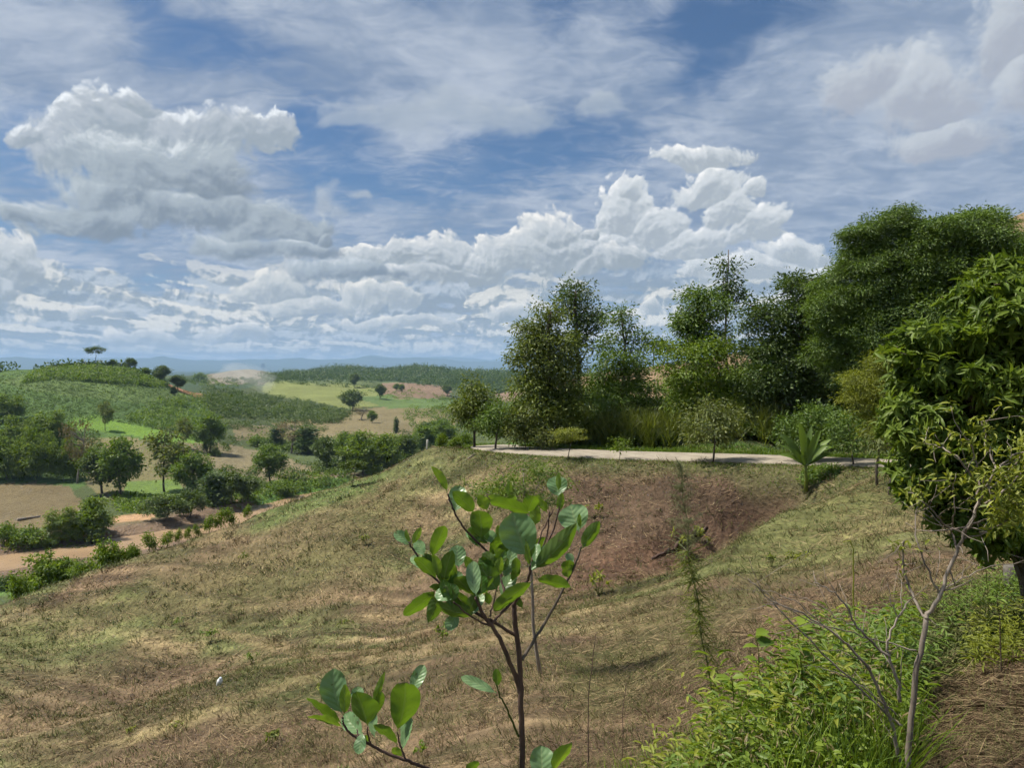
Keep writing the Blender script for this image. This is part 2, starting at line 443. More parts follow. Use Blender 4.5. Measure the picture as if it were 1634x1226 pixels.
# ================================================================== TERRAIN
# control points: photo pixel and forward distance of places on the ground (seen or hidden)
CP = []
for px in (-900, -200, 500, 1000, 1400, 1900, 2500):
    CP += [(px, HZ + F * 1.62, 1.0)]
CP += [(-300, 1950, 2.0), (500, 1880, 2.0), (1000, 1760, 2.0), (1500, 1640, 2.0), (2000, 1600, 2.0),
  (300, 1530, 4.5), (830, 1420, 4.4), (1150, 1262, 4.4), (1400, 1170, 4.4), (1600, 1100, 4.6), (2000, 1120, 4.2),
  (1300, 1230, 3.6), (1550, 1215, 3.5), (1634, 1226, 3.2), (1634, 1010, 6.5), (1620, 962, 8), (1500, 985, 8), (1380, 1040, 8), (1200, 1120, 7.5), (1000, 1226, 6.6), (830, 1226, 7.2),
  (600, 1226, 9.5), (300, 1226, 13), (0, 1226, 17), (-300, 1226, 18), (349, 1092, 20), (120, 1150, 21), (0, 1090, 27), (0, 1020, 34), (0, 966, 42), (-300, 1080, 42),
  (500, 1120, 15.5), (700, 1110, 12.5), (868, 1066, 12), (1000, 1020, 14), (1150, 990, 13), (1300, 940, 15), (1420, 880, 17), (1560, 900, 14), (1634, 880, 15),
  (560, 1062, 19), (750, 1010, 20), (620, 1035, 24), (400, 1075, 24.5), (200, 1135, 25),
  (940, 925, 28), (850, 955, 26.5), (720, 985, 27), (1030, 892, 31), (1110, 868, 33), (1190, 832, 34), (1290, 772, 34.5),
  (1440, 757, 28.5), (1340, 790, 27), (1250, 826, 25.0), (1180, 866, 23.5), (1090, 916, 22), (1340, 800, 30.5), (1270, 850, 29.5), (1200, 892, 28.5), (1120, 935, 27), (1300, 870, 21), (1500, 800, 24), (1634, 760, 26),
  (1000, 800, 36.5), (1150, 775, 36.2), (900, 870, 34), (1060, 840, 33.5), (800, 880, 35), (650, 930, 34), (700, 830, 41), (850, 790, 39), (560, 880, 38), (450, 940, 35.5), (300, 960, 36),
  (200, 1000, 33), (100, 1010, 35), (300, 880, 42), (420, 850, 43), (560, 800, 45), (640, 760, 47.5),
  # road and its verge
  (1250, 741, 36), (1060, 735, 39), (900, 728, 41.5), (830, 720, 44), (770, 716, 48), (1420, 748, 32), (1560, 752, 28.5), (1800, 765, 25),
  (1420, 731, 36), (1060, 724, 43.5), (900, 715, 47), (1250, 727, 40), (1700, 730, 34),
  # convex edge of the near slope
  (690, 712, 50), (740, 712, 50), (640, 738, 50), (560, 768, 49), (480, 799, 48), (400, 826, 47), (330, 851, 46), (230, 885, 45), (150, 910, 44), (70, 939, 43.5),
  # drop behind it
  (690, 770, 62), (600, 850, 62), (480, 890, 62), (330, 950, 62), (150, 1010, 62), (0, 1080, 62), (-300, 1160, 62),
  (690, 850, 90), (560, 900, 90), (330, 975, 88), (150, 988, 86), (0, 990, 86), (-300, 990, 86), (740, 790, 90), (760, 745, 65), (800, 740, 90), (830, 715, 60),
  # valley floor
  (0, 930, 101), (150, 925, 103), (330, 880, 118), (480, 850, 132), (600, 835, 140), (740, 790, 150),
  (0, 868, 123), (150, 852, 131), (330, 818, 150), (480, 790, 171), (600, 770, 190), (-300, 868, 123),
  (0, 835, 140), (0, 770, 188), (100, 775, 184), (150, 795, 165), (260, 790, 171), (330, 770, 190), (430, 757, 204), (560, 752, 210), (650, 750, 213), (740, 745, 215),
  # hill on the left
  (0, 690, 235), (0, 640, 262), (0, 600, 325), (0, 592, 380), (-300, 690, 235), (-300, 600, 330), (100, 690, 232), (100, 640, 270), (80, 590, 345), (150, 740, 204), (150, 690, 240),
  (150, 655, 268), (150, 618, 305), (150, 586, 345), (200, 588, 350), (240, 600, 360), (260, 745, 207), (260, 700, 240), (260, 655, 300), (260, 622, 340), (330, 715, 240), (330, 665, 310),
  (150, 610, 440), (0, 612, 450), (-300, 605, 450), (260, 625, 450), (0, 600, 620),
  (300, 625, 390), (340, 640, 380), (430, 720, 253), (430, 690, 305), (430, 655, 400), (340, 618, 520), (430, 630, 560), (250, 612, 640),
  (560, 715, 262), (560, 690, 315), (620, 683, 335), (620, 655, 430), (500, 650, 455), (720, 650, 440), (740, 690, 330), (600, 640, 520), (480, 636, 540), (500, 612, 690),
  (430, 606, 740), (420, 618, 650), (600, 622, 640), (660, 632, 600), (660, 616, 690), (720, 640, 600), (820, 640, 620), (820, 622, 720), (800, 660, 420),
  (330, 606, 820), (385, 591, 900), (440, 600, 860), (260, 604, 900), (150, 600, 900), (0, 600, 900), (480, 604, 900), (600, 606, 900), (700, 607, 900), (820, 606, 900),
  (385, 602, 1060), (457, 601, 1150), (500, 595, 1180), (548, 589, 1200), (609, 594, 1200), (655, 590, 1200), (701, 592, 1200), (762, 600, 1150), (792, 597, 1150), (830, 601, 1150),
  (548, 606, 960), (640, 609, 900), (701, 611, 860), (762, 622, 760), (800, 626, 760), (548, 596, 1500), (609, 598, 1500), (701, 598, 1500), (480, 600, 1300), (200, 600, 1300), (0, 600, 1300), (600, 598, 1600), (800, 598, 1600), (0, 600, 1800), (400, 600, 1800), (1200, 600, 1800), (-400, 600, 1300), (1700, 595, 1300),
  (0, 597, 2600), (800, 597, 2600), (1600, 597, 2600),
  # hill on the right behind the roadside trees
  (850, 700, 52), (850, 668, 62), (850, 640, 78), (900, 655, 66), (960, 640, 72), (1060, 690, 52), (1060, 640, 70), (1060, 594, 92), (960, 606, 96), (1180, 660, 56), (1180, 610, 72), (1180, 568, 92),
  (1300, 680, 49), (1300, 600, 66), (1300, 520, 92), (1450, 680, 46), (1450, 560, 66), (1450, 440, 92), (1634, 660, 42), (1634, 500, 62), (1634, 345, 92), (1900, 500, 60), (1900, 260, 92),
  (850, 640, 120), (960, 612, 140), (1060, 598, 140), (1180, 578, 140), (1300, 540, 140), (1450, 480, 150), (1634, 420, 150), (1900, 380, 150),
  (850, 620, 260), (1060, 598, 300), (1300, 585, 300), (1634, 540, 300), (1300, 596, 700), (1634, 590, 700), (1060, 604, 700)]
CP = np.array(CP, float)
cw = P(CP[:, 0], CP[:, 1], CP[:, 2])
c_th = np.arctan2(cw[:, 0], cw[:, 1]); c_r = np.hypot(cw[:, 0], cw[:, 1]); c_t = cw[:, 2] / c_r
KT = 2.4
cs = np.stack([c_th * KT, np.log(c_r)], 1)
def kern(d2):
    return 0.5 * d2 * np.log(d2 + 1e-12)
d2 = ((cs[:, None] - cs[None]) ** 2).sum(-1)
n_ = len(cs)
A = np.zeros((n_ + 3, n_ + 3))
A[:n_, :n_] = kern(d2) + np.eye(n_) * 2e-4
A[:n_, n_] = 1; A[:n_, n_ + 1:] = cs; A[n_, :n_] = 1; A[n_ + 1:, :n_] = cs.T
wts = np.linalg.solve(A, np.concatenate([c_t, np.zeros(3)]))

def tps(th, lr):
    th = np.clip(th, -0.95, 0.95); q = np.stack([th.ravel() * KT, lr.ravel()], 1)
    out = np.empty(len(q))
    for i in range(0, len(q), 20000):
        k = q[i:i + 20000]
        dd = (k[:, :1] - cs[None, :, 0]) ** 2 + (k[:, 1:] - cs[None, :, 1]) ** 2
        out[i:i + 20000] = kern(dd) @ wts[:n_] + wts[n_] + k @ wts[n_ + 1:]
    return out.reshape(th.shape)

# road centre line, photo pixel + distance
ROADW = 3.5
road_c = P([1900, 1700, 1560, 1420, 1330, 1250, 1160, 1060, 980, 900, 850, 815, 795, 788, 800, 830],
           [770, 758, 749, 740.5, 737, 734, 731, 728.5, 726, 722.5, 719.5, 717, 715, 714, 713, 712],
           [23.5, 26.5, 30, 34, 36, 37.8, 39.5, 41, 42.3, 43.8, 45.2, 46.8, 49, 52, 56, 60])
def smooth_line(p, k=3):
    for _ in range(k):
        q = [p[0]]
        for a, b in zip(p[:-1], p[1:]):
            q += [a * .75 + b * .25, a * .25 + b * .75]
        q.append(p[-1]); p = np.array(q)
    return p
road_c = smooth_line(road_c)
def valley_pt(px, py, z=-30.0):
    d = F * -z / (np.asarray(py, float) - HZ); return P(px, py, d)
river_c = np.array([valley_pt(a, b) for a, b in ((-260, 930), (-60, 908), (60, 889), (150, 874), (230, 862), (320, 843), (400, 822), (470, 800), (540, 782), (600, 770))])
river_c = smooth_line(river_c)
river_c[:, 2] = -30.0
def line_dist(x, y, line):
    best = np.full(x.shape, 1e9); zz = np.zeros(x.shape)
    for a, b in zip(line[:-1], line[1:]):
        ab = b[:2] - a[:2]; L = (ab ** 2).sum() + 1e-9
        t = np.clip(((x - a[0]) * ab[0] + (y - a[1]) * ab[1]) / L, 0, 1)
        d = np.hypot(x - a[0] - t * ab[0], y - a[1] - t * ab[1])
        m = d < best
        best = np.where(m, d, best); zz = np.where(m, a[2] + t * (b[2] - a[2]), zz)
    return best, zz

NTH, NR = 1060, 980
th_f = np.linspace(-0.72, 0.72, NTH)
th_b = np.concatenate([np.linspace(0.74, math.pi, 40), np.linspace(-math.pi, -0.74, 40)[1:]])
th_all = np.concatenate([th_f, th_b])
lr = np.concatenate([np.linspace(math.log(0.7), math.log(60), 520, endpoint=False), np.linspace(math.log(60), math.log(20000), NR - 520)])
TH, LR = np.meshgrid(th_all, lr)                     # rows: distance, columns: bearing
R_ = np.exp(LR)
X_, Y_ = np.sin(TH) * R_, np.cos(TH) * R_
small_th = np.concatenate([np.linspace(-0.95, 0.95, 300)])
# evaluate on a moderately fine grid, then interpolate (the surface is smooth)
gl = np.linspace(lr[0], math.log(2600), 420)
GT, GL = np.meshgrid(small_th, gl)
G = tps(GT, GL)
def bil(th, l):
    a = np.clip((np.clip(th, -.95, .95) + .95) / 1.9 * 299, 0, 298.999); b = np.clip((l - gl[0]) / (gl[-1] - gl[0]) * 419, 0, 418.999)
    i, j = a.astype(int), b.astype(int); fa, fb = a - i, b - j
    return (G[j, i] * (1 - fa) + G[j, i + 1] * fa) * (1 - fb) + (G[j + 1, i] * (1 - fa) + G[j + 1, i + 1] * fa) * fb

MTN = [(-900, 574), (-300, 572), (0, 571), (30, 569), (60, 571), (110, 577), (170, 577), (225, 573), (262, 569), (300, 575), (350, 576), (400, 574), (470, 572), (520, 574), (560, 572), (590, 568),
       (620, 572), (680, 571), (740, 577), (800, 577), (860, 580), (960, 577), (1100, 575), (1700, 572), (2600, 574)]
MTN2 = [(-900, 569), (0, 573), (200, 571), (400, 577), (500, 576), (560, 573), (595, 566), (640, 573), (700, 569), (780, 574), (860, 572), (1000, 568), (1700, 569)]
def height(x, y):
    r = np.hypot(x, y) + 1e-6; th = np.arctan2(x, y); l = np.log(r)
    z = bil(th, np.minimum(l, gl[-1])) * r
    far = sstep(r, 1700, 2600)
    pxm = CX + F * np.tan(np.clip(th, -.95, .95))
    base = -32 + 6 * fbm(x / 900, y / 900, 3, 5)
    z = z * (1 - far) + base * far
    for prof, rr, wd, rough in ((MTN, 13000, 1800, 20), (MTN2, 17500, 1500, 20)):
        pk = np.interp(pxm, [a for a, b in prof], [b for a, b in prof])
        hp = (HZ - pk) / F * rr * np.cos(np.clip(th, -.95, .95)) * 1.0 + 32
        hp = hp + rough * fbm(th * 60, l * 3, 4, 21)
        ridge = 0.82 + 0.18 * fbm(th * 34 + 3, l * 9, 3, 31)
        z = z + hp * np.exp(-((r - rr) / wd) ** 2) * np.where(abs(r - rr) < wd * .25, 1, ridge)
    # lumps, scaled so that every distance has relief it can show
    a_ = sstep(r, 200, 60)
    dr, zr = line_dist_near(x, y)
    keep = sstep(dr, 1.9, 4.5)
    slope_amp = (0.20 * fbm(x / 2.3, y / 2.3, 4, 1, .6) + 0.30 * fbm(x / 9, y / 9, 2, 2)) * sstep(r, 2, 9)
    # old terrace lines following the contours
    z1 = z + slope_amp * a_ * keep
    z1 = z1 + (0.05 * np.sin((.42 * x + .9 * y) * 2.3 + 3 * fbm(x / 7, y / 7, 2, 8)) + .07 * fbm((.9 * x - .42 * y) / 5, (.42 * x + .9 * y) / .9, 3, 91)) * a_ * sstep(r, 8, 16) * keep
    z1 = z1 + (1 - a_) * (2.0 * fbm(x / 28, y / 28, 3, 3) + 6 * fbm(x / 120, y / 120, 3, 4) * sstep(r, 380, 900)) * (1 - far) * 0.6
    gl_ = np.exp(-((x - 9) / 6.5) ** 2 - ((y - 34) / 4.5) ** 2)
    z1 = z1 + gl_ * keep * (.16 * abs(fbm(x / 1.1, y / 1.1, 4, 95, .6)) + .10 * fbm(x / .45, y / .45, 2, 96)) * 1.3
    ga_ = np.clip(((x - 5.0) * 9.2 + (y - 30.6) * 3.7) / (9.2 ** 2 + 3.7 ** 2), 0, 1)     # the gully between bank and spur
    gd_ = np.hypot(x - 5.0 - ga_ * 9.2, y - 30.6 - ga_ * 3.7)
    z1 = z1 - .75 * np.exp(-(gd_ / 1.7) ** 2) * keep
    w = 1 - sstep(dr, 2.1, 5.0)
    z1 = z1 * (1 - w) + (zr - 0.06) * w
    dv, _ = river_dist(x, y)
    z1 = np.where(dv < 40, z1 * sstep(dv, 12, 36) + (1 - sstep(dv, 12, 36)) * np.clip(-29.4 + 0.25 * fbm(x / 9, y / 9, 2, 9), -29.6, -29), z1)
    z1 = z1 - 1.6 * (1 - sstep(dv + 2.2 * fbm(x / 12, y / 12, 3, 12), 5.0, 9.0))
    return z1
def line_dist_near(x, y):
    d = np.full(x.shape, 1e3); zz = np.full(x.shape, -5.0)
    m = (x > -8) & (x < 60) & (y > 15) & (y < 75)
    if m.any():
        a, b = line_dist(x[m], y[m], road_c); d[m] = a; zz[m] = b
    return d, zz
def river_dist(x, y):
    d = np.full(x.shape, 1e3); zz = np.full(x.shape, -30.0)
    m = (x > -200) & (x < 20) & (y > 60) & (y < 260)
    if m.any():
        a, b = line_dist(x[m], y[m], river_c); d[m] = a
    return d, zz
Z_ = height(X_, Y_)
tprof = Z_[:, :NTH] / R_[:, :NTH]
# running visible horizon, to find what a sight line hits first
def ground_at(px, py, dmin=0.0):
    px = np.atleast_1d(np.asarray(px, float)); py = np.broadcast_to(np.asarray(py, float), px.shape)
    v = P(px, py, 1.0)
    th = np.arctan2(v[:, 0], v[:, 1]); t = v[:, 2] / np.hypot(v[:, 0], v[:, 1])
    i = np.clip(np.round((th + .72) / 1.44 * (NTH - 1)).astype(int), 0, NTH - 1)
    ok = (tprof[:, i] >= t[None]) & (R_[:, :1] > dmin)
    j = np.argmax(ok, 0)
    miss = ~ok.any(0)
    j = np.clip(j, 1, len(lr) - 1)
    t0, t1 = tprof[j - 1, i], tprof[j, i]
    f = np.clip((t - t0) / np.where(abs(t1 - t0) < 1e-9, 1, t1 - t0), 0, 1)
    r = np.exp(lr[j - 1] + f * (lr[j] - lr[j - 1]))
    out = np.stack([np.sin(th) * r, np.cos(th) * r, t * r], 1)
    out[miss] = np.nan
    return out
def gz(x, y):
    return float(height(np.array([float(x)]), np.array([float(y)]))[0])
def on_ground(px, d):
    """a point on the ground below photo column px at forward distance d"""
    x = (px - CX) / F * d
    return Vector((x, d, gz(x, d)))
def inpoly(x, y, poly):
    poly = np.asarray(poly, float); c = np.zeros(x.shape, bool)
    for (x0, y0), (x1, y1) in zip(poly, np.roll(poly, -1, 0)):
        m = (y0 > y) != (y1 > y)
        with np.errstate(divide='ignore', invalid='ignore'):
            c ^= m & (x < (x1 - x0) * (y - y0) / (y1 - y0 + 1e-12) + x0)
    return c

# ---- ground colours: fields, soils and scrub as patches of land
PXg, PYg = proj(X_, np.maximum(Y_, .01), Z_)
jx = PXg + 7 * fbm(X_ / 14, Y_ / 14, 3, 40) * np.clip(R_ / 150, 0.3, 1.2)
jy = PYg + 3.5 * fbm(X_ / 14, Y_ / 14, 3, 41) * np.clip(R_ / 150, 0.3, 1.2)
colr = np.empty(X_.shape + (3,)); colr[:] = (.070, .092, .036)
n1 = fbm(X_ / 22, Y_ / 22, 4, 50)[..., None]
colr = colr * (1 + 0.35 * n1)
def zone(poly, d0, d1, c, k=1.0):
    m = inpoly(jx, jy, poly) & (R_ > d0) & (R_ < d1)
    colr[m] = colr[m] * (1 - k) + np.array(c) * k * (1 + 0.22 * n1[m])
colr[R_ > 1600] = (.035, .06, .035)
zone([(-900, 500), (470, 500), (470, 612), (340, 655), (250, 720), (120, 780), (-900, 790)], 200, 480, (.072, .125, .034))
zone([(-900, 575), (460, 575), (470, 612), (320, 625), (-900, 620)], 480, 1000, (.05, .08, .04))
zone([(190, 585), (300, 615), (330, 640), (260, 650), (180, 640), (60, 625), (0, 612), (60, 590)], 240, 400, (.10, .15, .045))
zone([(262, 602), (290, 607), (332, 622), (322, 634), (270, 622)], 240, 480, (.30, .15, .08))
zone([(115, 668), (150, 664), (240, 682), (335, 700), (352, 716), (335, 728), (300, 716), (240, 700), (150, 687), (112, 684)], 180, 330, (.125, .215, .035))
zone([(118, 686), (150, 690), (240, 703), (310, 722), (335, 745), (300, 775), (260, 790), (180, 800), (130, 770)], 150, 270, (.165, .15, .072))
zone([(200, 770), (290, 765), (300, 795), (200, 800)], 150, 230, (.12, .185, .045))
zone([(-900, 768), (60, 772), (110, 778), (135, 800), (120, 830), (60, 845), (-900, 845)], 120, 230, (.15, .12, .066))
zone([(280, 705), (340, 708), (430, 722), (470, 740), (540, 758), (520, 780), (430, 770), (400, 765), (300, 735)], 180, 290, (.175, .15, .088))
zone([(365, 676), (430, 680), (540, 682), (560, 700), (470, 704), (380, 700)], 230, 380, (.17, .145, .082))
zone([(430, 676), (520, 665), (560, 655), (640, 648), (760, 640), (780, 660), (690, 690), (640, 700), (480, 700)], 280, 520, (.19, .16, .085))
zone([(418, 606), (500, 608), (560, 612), (620, 630), (640, 646), (560, 652), (480, 640), (420, 628)], 470, 850, (.175, .20, .065))
zone([(560, 634), (640, 628), (740, 640), (740, 652), (620, 652)], 400, 700, (.10, .155, .048))
zone([(612, 611), (660, 609), (715, 618), (722, 634), (640, 636), (605, 626)], 480, 800, (.20, .14, .095))
zone([(790, 626), (850, 612), (870, 650), (800, 640)], 480, 900, (.20, .14, .095))
zone([(330, 586), (385, 583), (425, 588), (425, 612), (335, 614)], 700, 1050, (.19, .17, .13))
zone([(430, 588), (520, 596), (620, 603), (640, 612), (500, 612), (420, 608)], 700, 1100, (.10, .13, .05))
zone([(430, 605), (460, 580), (600, 570), (900, 570), (900, 640), (780, 636), (700, 614), (640, 610)], 700, 1800, (.035, .062, .028))
dv, _ = river_dist(X_, Y_)
k = (1 - sstep(dv + 4 * fbm(X_ / 10, Y_ / 10, 3, 60), 10, 19))[..., None]
colr = colr * (1 - k) + np.array((.165, .118, .082)) * (1 + .3 * n1) * k
zone([(178, 823), (244, 818), (246, 826), (182, 835)], 100, 240, (.36, .23, .13))
zone([(314, 800), (330, 800), (330, 808), (314, 808)], 100, 260, (.5, .3, .16))
zone([(-900, 925), (30, 925), (60, 950), (-900, 1000)], 70, 125, (.10, .17, .045))
zone([(400, 795), (470, 772), (560, 760), (600, 770), (520, 800), (430, 830)], 100, 200, (.10, .18, .045))
# hill behind the roadside trees
rh = (R_ > 58) & (R_ < 170) & (X_ > 1)
colr[rh] = (np.array((.20, .145, .085)) * (1 + .25 * n1))[rh]
rh3 = rh & (PXg > 1200) & (PXg < 1598) ; colr[rh3] = (np.array((.05, .075, .03)) * (1 + .25 * n1))[rh3]
rh2 = (R_ > 42) & (R_ <= 60) & (X_ > 0.5)
colr[rh2] = (np.array((.06, .095, .03)) * (1 + .25 * n1))[rh2]
# the cut slope near the camera
near = sstep(R_, 62, 50) * (1 - rh2) 
k = near[..., None]
nb = fbm(X_ / 6, Y_ / 6, 4, 70)[..., None]
olive, straw, red = np.array((.108, .116, .046)), np.array((.195, .148, .082)), np.array((.108, .072, .048))
cn = olive * (1 + .2 * nb)
al_, ac_ = .9 * X_ - .42 * Y_, .42 * X_ + .9 * Y_
st_ = fbm(al_ / 7 + 2, ac_ / .8, 4, 90)[..., None]
st2_ = fbm(al_ / 3.2 + 9, ac_ / .33, 3, 93)[..., None]
w = sstep(fbm(X_ / 7.5, Y_ / 4.5, 4, 71), -.12, .30)[..., None]
cn = cn * (1 - w) + np.array((.135, .095, .058)) * w
w = sstep(fbm(X_ / 5, Y_ / 3, 4, 72), .12, .40)[..., None] * .8
cn = cn * (1 - w) + straw * w
cn = cn * (1 + .5 * st_ + .4 * st2_)
w = sstep(st_, .2, .5) * .4
cn = cn * (1 - w) + straw * 1.15 * w
w = sstep(st_, -.2, -.5) * .5
cn = cn * (1 - w) + olive * .8 * w
def nzone(poly, c, kk=1.0, soft=26, d0=0, d1=60):
    """soft edged patch of the slope"""
    global cn
    m = np.zeros(X_.shape)
    for dx_, dy_ in ((0, 0), (soft, 0), (-soft, 0), (0, soft * .6), (0, -soft * .6)):
        m += inpoly(jx + dx_ + 25 * nb[..., 0], jy + dy_ + 14 * nb[..., 0], poly) / 5
    m = (m * (R_ > d0) * (R_ < d1))[..., None] * kk
    cn = cn * (1 - m) + np.array(c) * (1 + .25 * n1) * m
nzone([(860, 760), (960, 738), (1060, 738), (1300, 746), (1290, 790), (1190, 850), (1090, 900), (980, 930), (860, 920), (840, 860), (900, 800)], red * .85, .95, 16)
nzone([(1290, 755), (1300, 775), (1200, 845), (1100, 900), (960, 935), (930, 900), (1060, 860), (1180, 800), (1250, 760)], (.062, .038, .026), .8, 14, 24)  # shade of the gully hollow, put into the ground colour as dark brown
nzone([(940, 870), (1120, 860), (1100, 905), (960, 950), (880, 965), (900, 900)], (.12, .072, .047), .8, 18)
nzone([(690, 712), (900, 722), (920, 760), (760, 760)], (.12, .095, .052), .6, 16)
nzone([(0, 1000), (400, 880), (620, 780), (690, 715), (640, 860), (500, 930), (300, 980), (0, 1060)], (.118, .128, .046), .55, 20)
nzone([(400, 835), (560, 765), (620, 745), (600, 790), (480, 830), (400, 860)], (.10, .145, .042), .8, 12)
nzone([(1440, 750), (1330, 785), (1210, 848), (1120, 905), (1200, 930), (1340, 900), (1470, 830), (1500, 770)], (.125, .13, .048), .75, 20)
nzone([(880, 1080), (1010, 990), (1180, 930), (1230, 960), (1100, 1080), (950, 1150)], (.115, .128, .044), .5, 20)
nzone([(200, 880), (500, 830), (640, 880), (600, 960), (300, 1000)], (.165, .128, .068), .45, 30)
nzone([(0, 1080), (330, 1050), (400, 1200), (0, 1226)], (.125, .088, .055), .6, 30)
nzone([(700, 1000), (900, 960), (850, 1130), (600, 1170), (500, 1226), (380, 1226), (560, 1110)], (.16, .115, .068), .5, 24)
nzone([(560, 1056), (440, 1095), (300, 1140), (180, 1185), (180, 1198), (310, 1155), (450, 1108), (570, 1070)], (.27, .22, .11), .7, 5)
nzone([(330, 1005), (420, 1018), (520, 1045), (520, 1058), (400, 1032), (320, 1018)], (.26, .20, .105), .6, 5)
nzone([(1480, 1100), (1634, 1010), (1700, 1010), (1800, 1500), (1350, 1500), (1450, 1226)], (.10, .064, .042), .9, 16, 0, 9)
nzone([(1420, 980), (1560, 930), (1650, 930), (1650, 1000), (1560, 1060), (1470, 1110), (1400, 1060)], (.085, .115, .038), .8, 16, 0, 14)
dr, _ = line_dist_near(X_, Y_)
cn = cn * (1 + .35 * st_ + .25 * st2_)
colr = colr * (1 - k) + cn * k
k = ((1 - sstep(dr, 3.2, 4.6 + 1.2 * fbm(X_ / 2, Y_ / 2, 2, 80))) * (Y_ > road_c[:, 1].min()))[..., None] * (Z_ > -40)[..., None]
colr = colr * (1 - k * .6) + np.array((.10, .115, .045)) * k * .6
# green verge beyond the road
side = np.zeros(X_.shape, bool)
m = (dr < 9)
yline = np.interp(X_[m], road_c[::-1][np.argsort(road_c[::-1][:, 0]), 0], road_c[::-1][np.argsort(road_c[::-1][:, 0]), 1])
side[m] = Y_[m] > yline
colr[side & (dr < 4.2)] = (.085, .15, .035)
colr = np.clip(colr, .012, .6)

def grid_faces(nr, nc, wrap=False):
    i = np.arange(nr * nc).reshape(nr, nc)
    if wrap:
        i = np.concatenate([i, i[:, :1]], 1)
    return np.stack([i[:-1, :-1], i[1:, :-1], i[1:, 1:], i[:-1, 1:]], -1).reshape(-1, 4)

m_gr, M, out = material("ground_soil_and_grass")
tcn = M.node('ShaderNodeNewGeometry')
pos = tcn.outputs['Position']
camd = M.vm('LENGTH', pos)
def n3(M, v, sc, det=4, rough=.55):
    n = M.node('ShaderNodeTexNoise'); M.put(n.inputs['Vector'], v); n.inputs['Scale'].default_value = sc
    n.inputs['Detail'].default_value = det; n.inputs['Roughness'].default_value = rough
    return n.outputs['Fac']
vst = M.vm('MULTIPLY', pos, (1.0, 0.45, 1.0))
a1 = n3(M, vst, 5.5, 5, .65)
a2 = n3(M, M.vm('MULTIPLY', pos, (1.0, 1.0, 1.0)), 0.9, 4, .6)
a3 = n3(M, pos, 0.06, 5, .65)
base = attr(M, 'Col', 'Color')
nearw = M.step(camd, 200.0, 50.0)
va = M.m('MULTIPLY_ADD', M.m('SUBTRACT', a1, 0.5), M.m('MULTIPLY', nearw, 1.9), 1.0)
va = M.m('MULTIPLY', va, M.m('MULTIPLY_ADD', M.m('SUBTRACT', a2, 0.5), 1.1, 1.0))
va = M.m('MULTIPLY', va, M.m('MULTIPLY_ADD', M.m('SUBTRACT', a3, 0.5), 0.7, 1.0))
c = M.vm('MULTIPLY', base, M.xyz(va, va, va))
st = M.m('MULTIPLY', M.step(M.m('ADD', a1, M.m('MULTIPLY', M.m('SUBTRACT', a2, .5), .5)), 0.60, 0.72), M.m('MULTIPLY', nearw, .55))
c = M.mix(st, c, M.vm('MULTIPLY', base, (1.9, 1.8, 1.7)))
p = M.node('ShaderNodeBsdfPrincipled')
M.put(p.inputs['Base Color'], c); p.inputs['Roughness'].default_value = 0.9; p.inputs['Specular IOR Level'].default_value = 0.15
b = M.node('ShaderNodeBump'); b.inputs['Strength'].default_value = 0.9
M.put(b.inputs['Distance'], M.step(camd, 10.0, 300.0, 0.10, 1.0, 'LINEAR'))
M.put(b.inputs['Height'], M.m('ADD', M.m('MULTIPLY', a1, nearw), M.m('MULTIPLY', a2, 1.5)))
M.put(p.inputs['Normal'], b.outputs[0])
M.nt.links.new(p.outputs[0], out.inputs[0])

V_ = np.stack([X_, Y_, Z_], -1).reshape(-1, 3)
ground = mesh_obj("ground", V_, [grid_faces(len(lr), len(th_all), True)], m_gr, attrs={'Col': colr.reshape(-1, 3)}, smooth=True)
tag(ground, "cut hillside of straw and short grass falling to a farmed valley with hills beyond", "ground", kind="structure")

# ---- road
def ribbon(line, w, lift, nseg=8, crown=0.03):
    t = np.gradient(line[:, :2], axis=0); t /= np.linalg.norm(t, axis=1)[:, None] + 1e-9
    nrm = np.stack([-t[:, 1], t[:, 0]], 1)
    s = np.linspace(-.5, .5, nseg + 1)
    v = np.zeros((len(line), nseg + 1, 3))
    v[:, :, :2] = line[:, None, :2] + nrm[:, None] * s[None, :, None] * w
    v[:, :, 2] = line[:, None, 2] + lift + crown * (1 - (2 * s[None]) ** 2)
    return v
rb = ribbon(road_c, ROADW, 0.05)
nr_, nc_ = rb.shape[:2]
skirt = rb[:, [0, -1]].copy(); skirt[:, :, 2] -= 0.3
allv = np.concatenate([rb, skirt], 1)          # last two columns: the skirts
idx = np.arange(allv.shape[0] * allv.shape[1]).reshape(allv.shape[:2])
fs = [np.stack([idx[:-1, :nc_ - 1], idx[1:, :nc_ - 1], idx[1:, 1:nc_], idx[:-1, 1:nc_]], -1).reshape(-1, 4)]
fs.append(np.stack([idx[:-1, nc_], idx[1:, nc_], idx[1:, 0], idx[:-1, 0]], -1).reshape(-1, 4))
fs.append(np.stack([idx[:-1, nc_ - 1], idx[1:, nc_ - 1], idx[1:, nc_ + 1], idx[:-1, nc_ + 1]], -1).reshape(-1, 4))
m_road, M, out = material("road_concrete")
pos = M.node('ShaderNodeNewGeometry').outputs['Position']
a1 = n3(M, pos, 1.2, 5, .6); a2 = n3(M, pos, 30, 3, .6)
c = M.mix(M.step(a1, .35, .65), (.235, .205, .16), (.32, .285, .225))
c = M.mix(M.m('MULTIPLY', M.step(a2, .55, .7), .4), c, (.22, .19, .16))
p = M.node('ShaderNodeBsdfPrincipled'); M.put(p.inputs['Base Color'], c); p.inputs['Roughness'].default_value = .9
M.nt.links.new(p.outputs[0], out.inputs[0])
tag(mesh_obj("road", allv.reshape(-1, 3), fs, m_road), "pale grey concrete road curving round the head of the gully", "road", kind="structure")

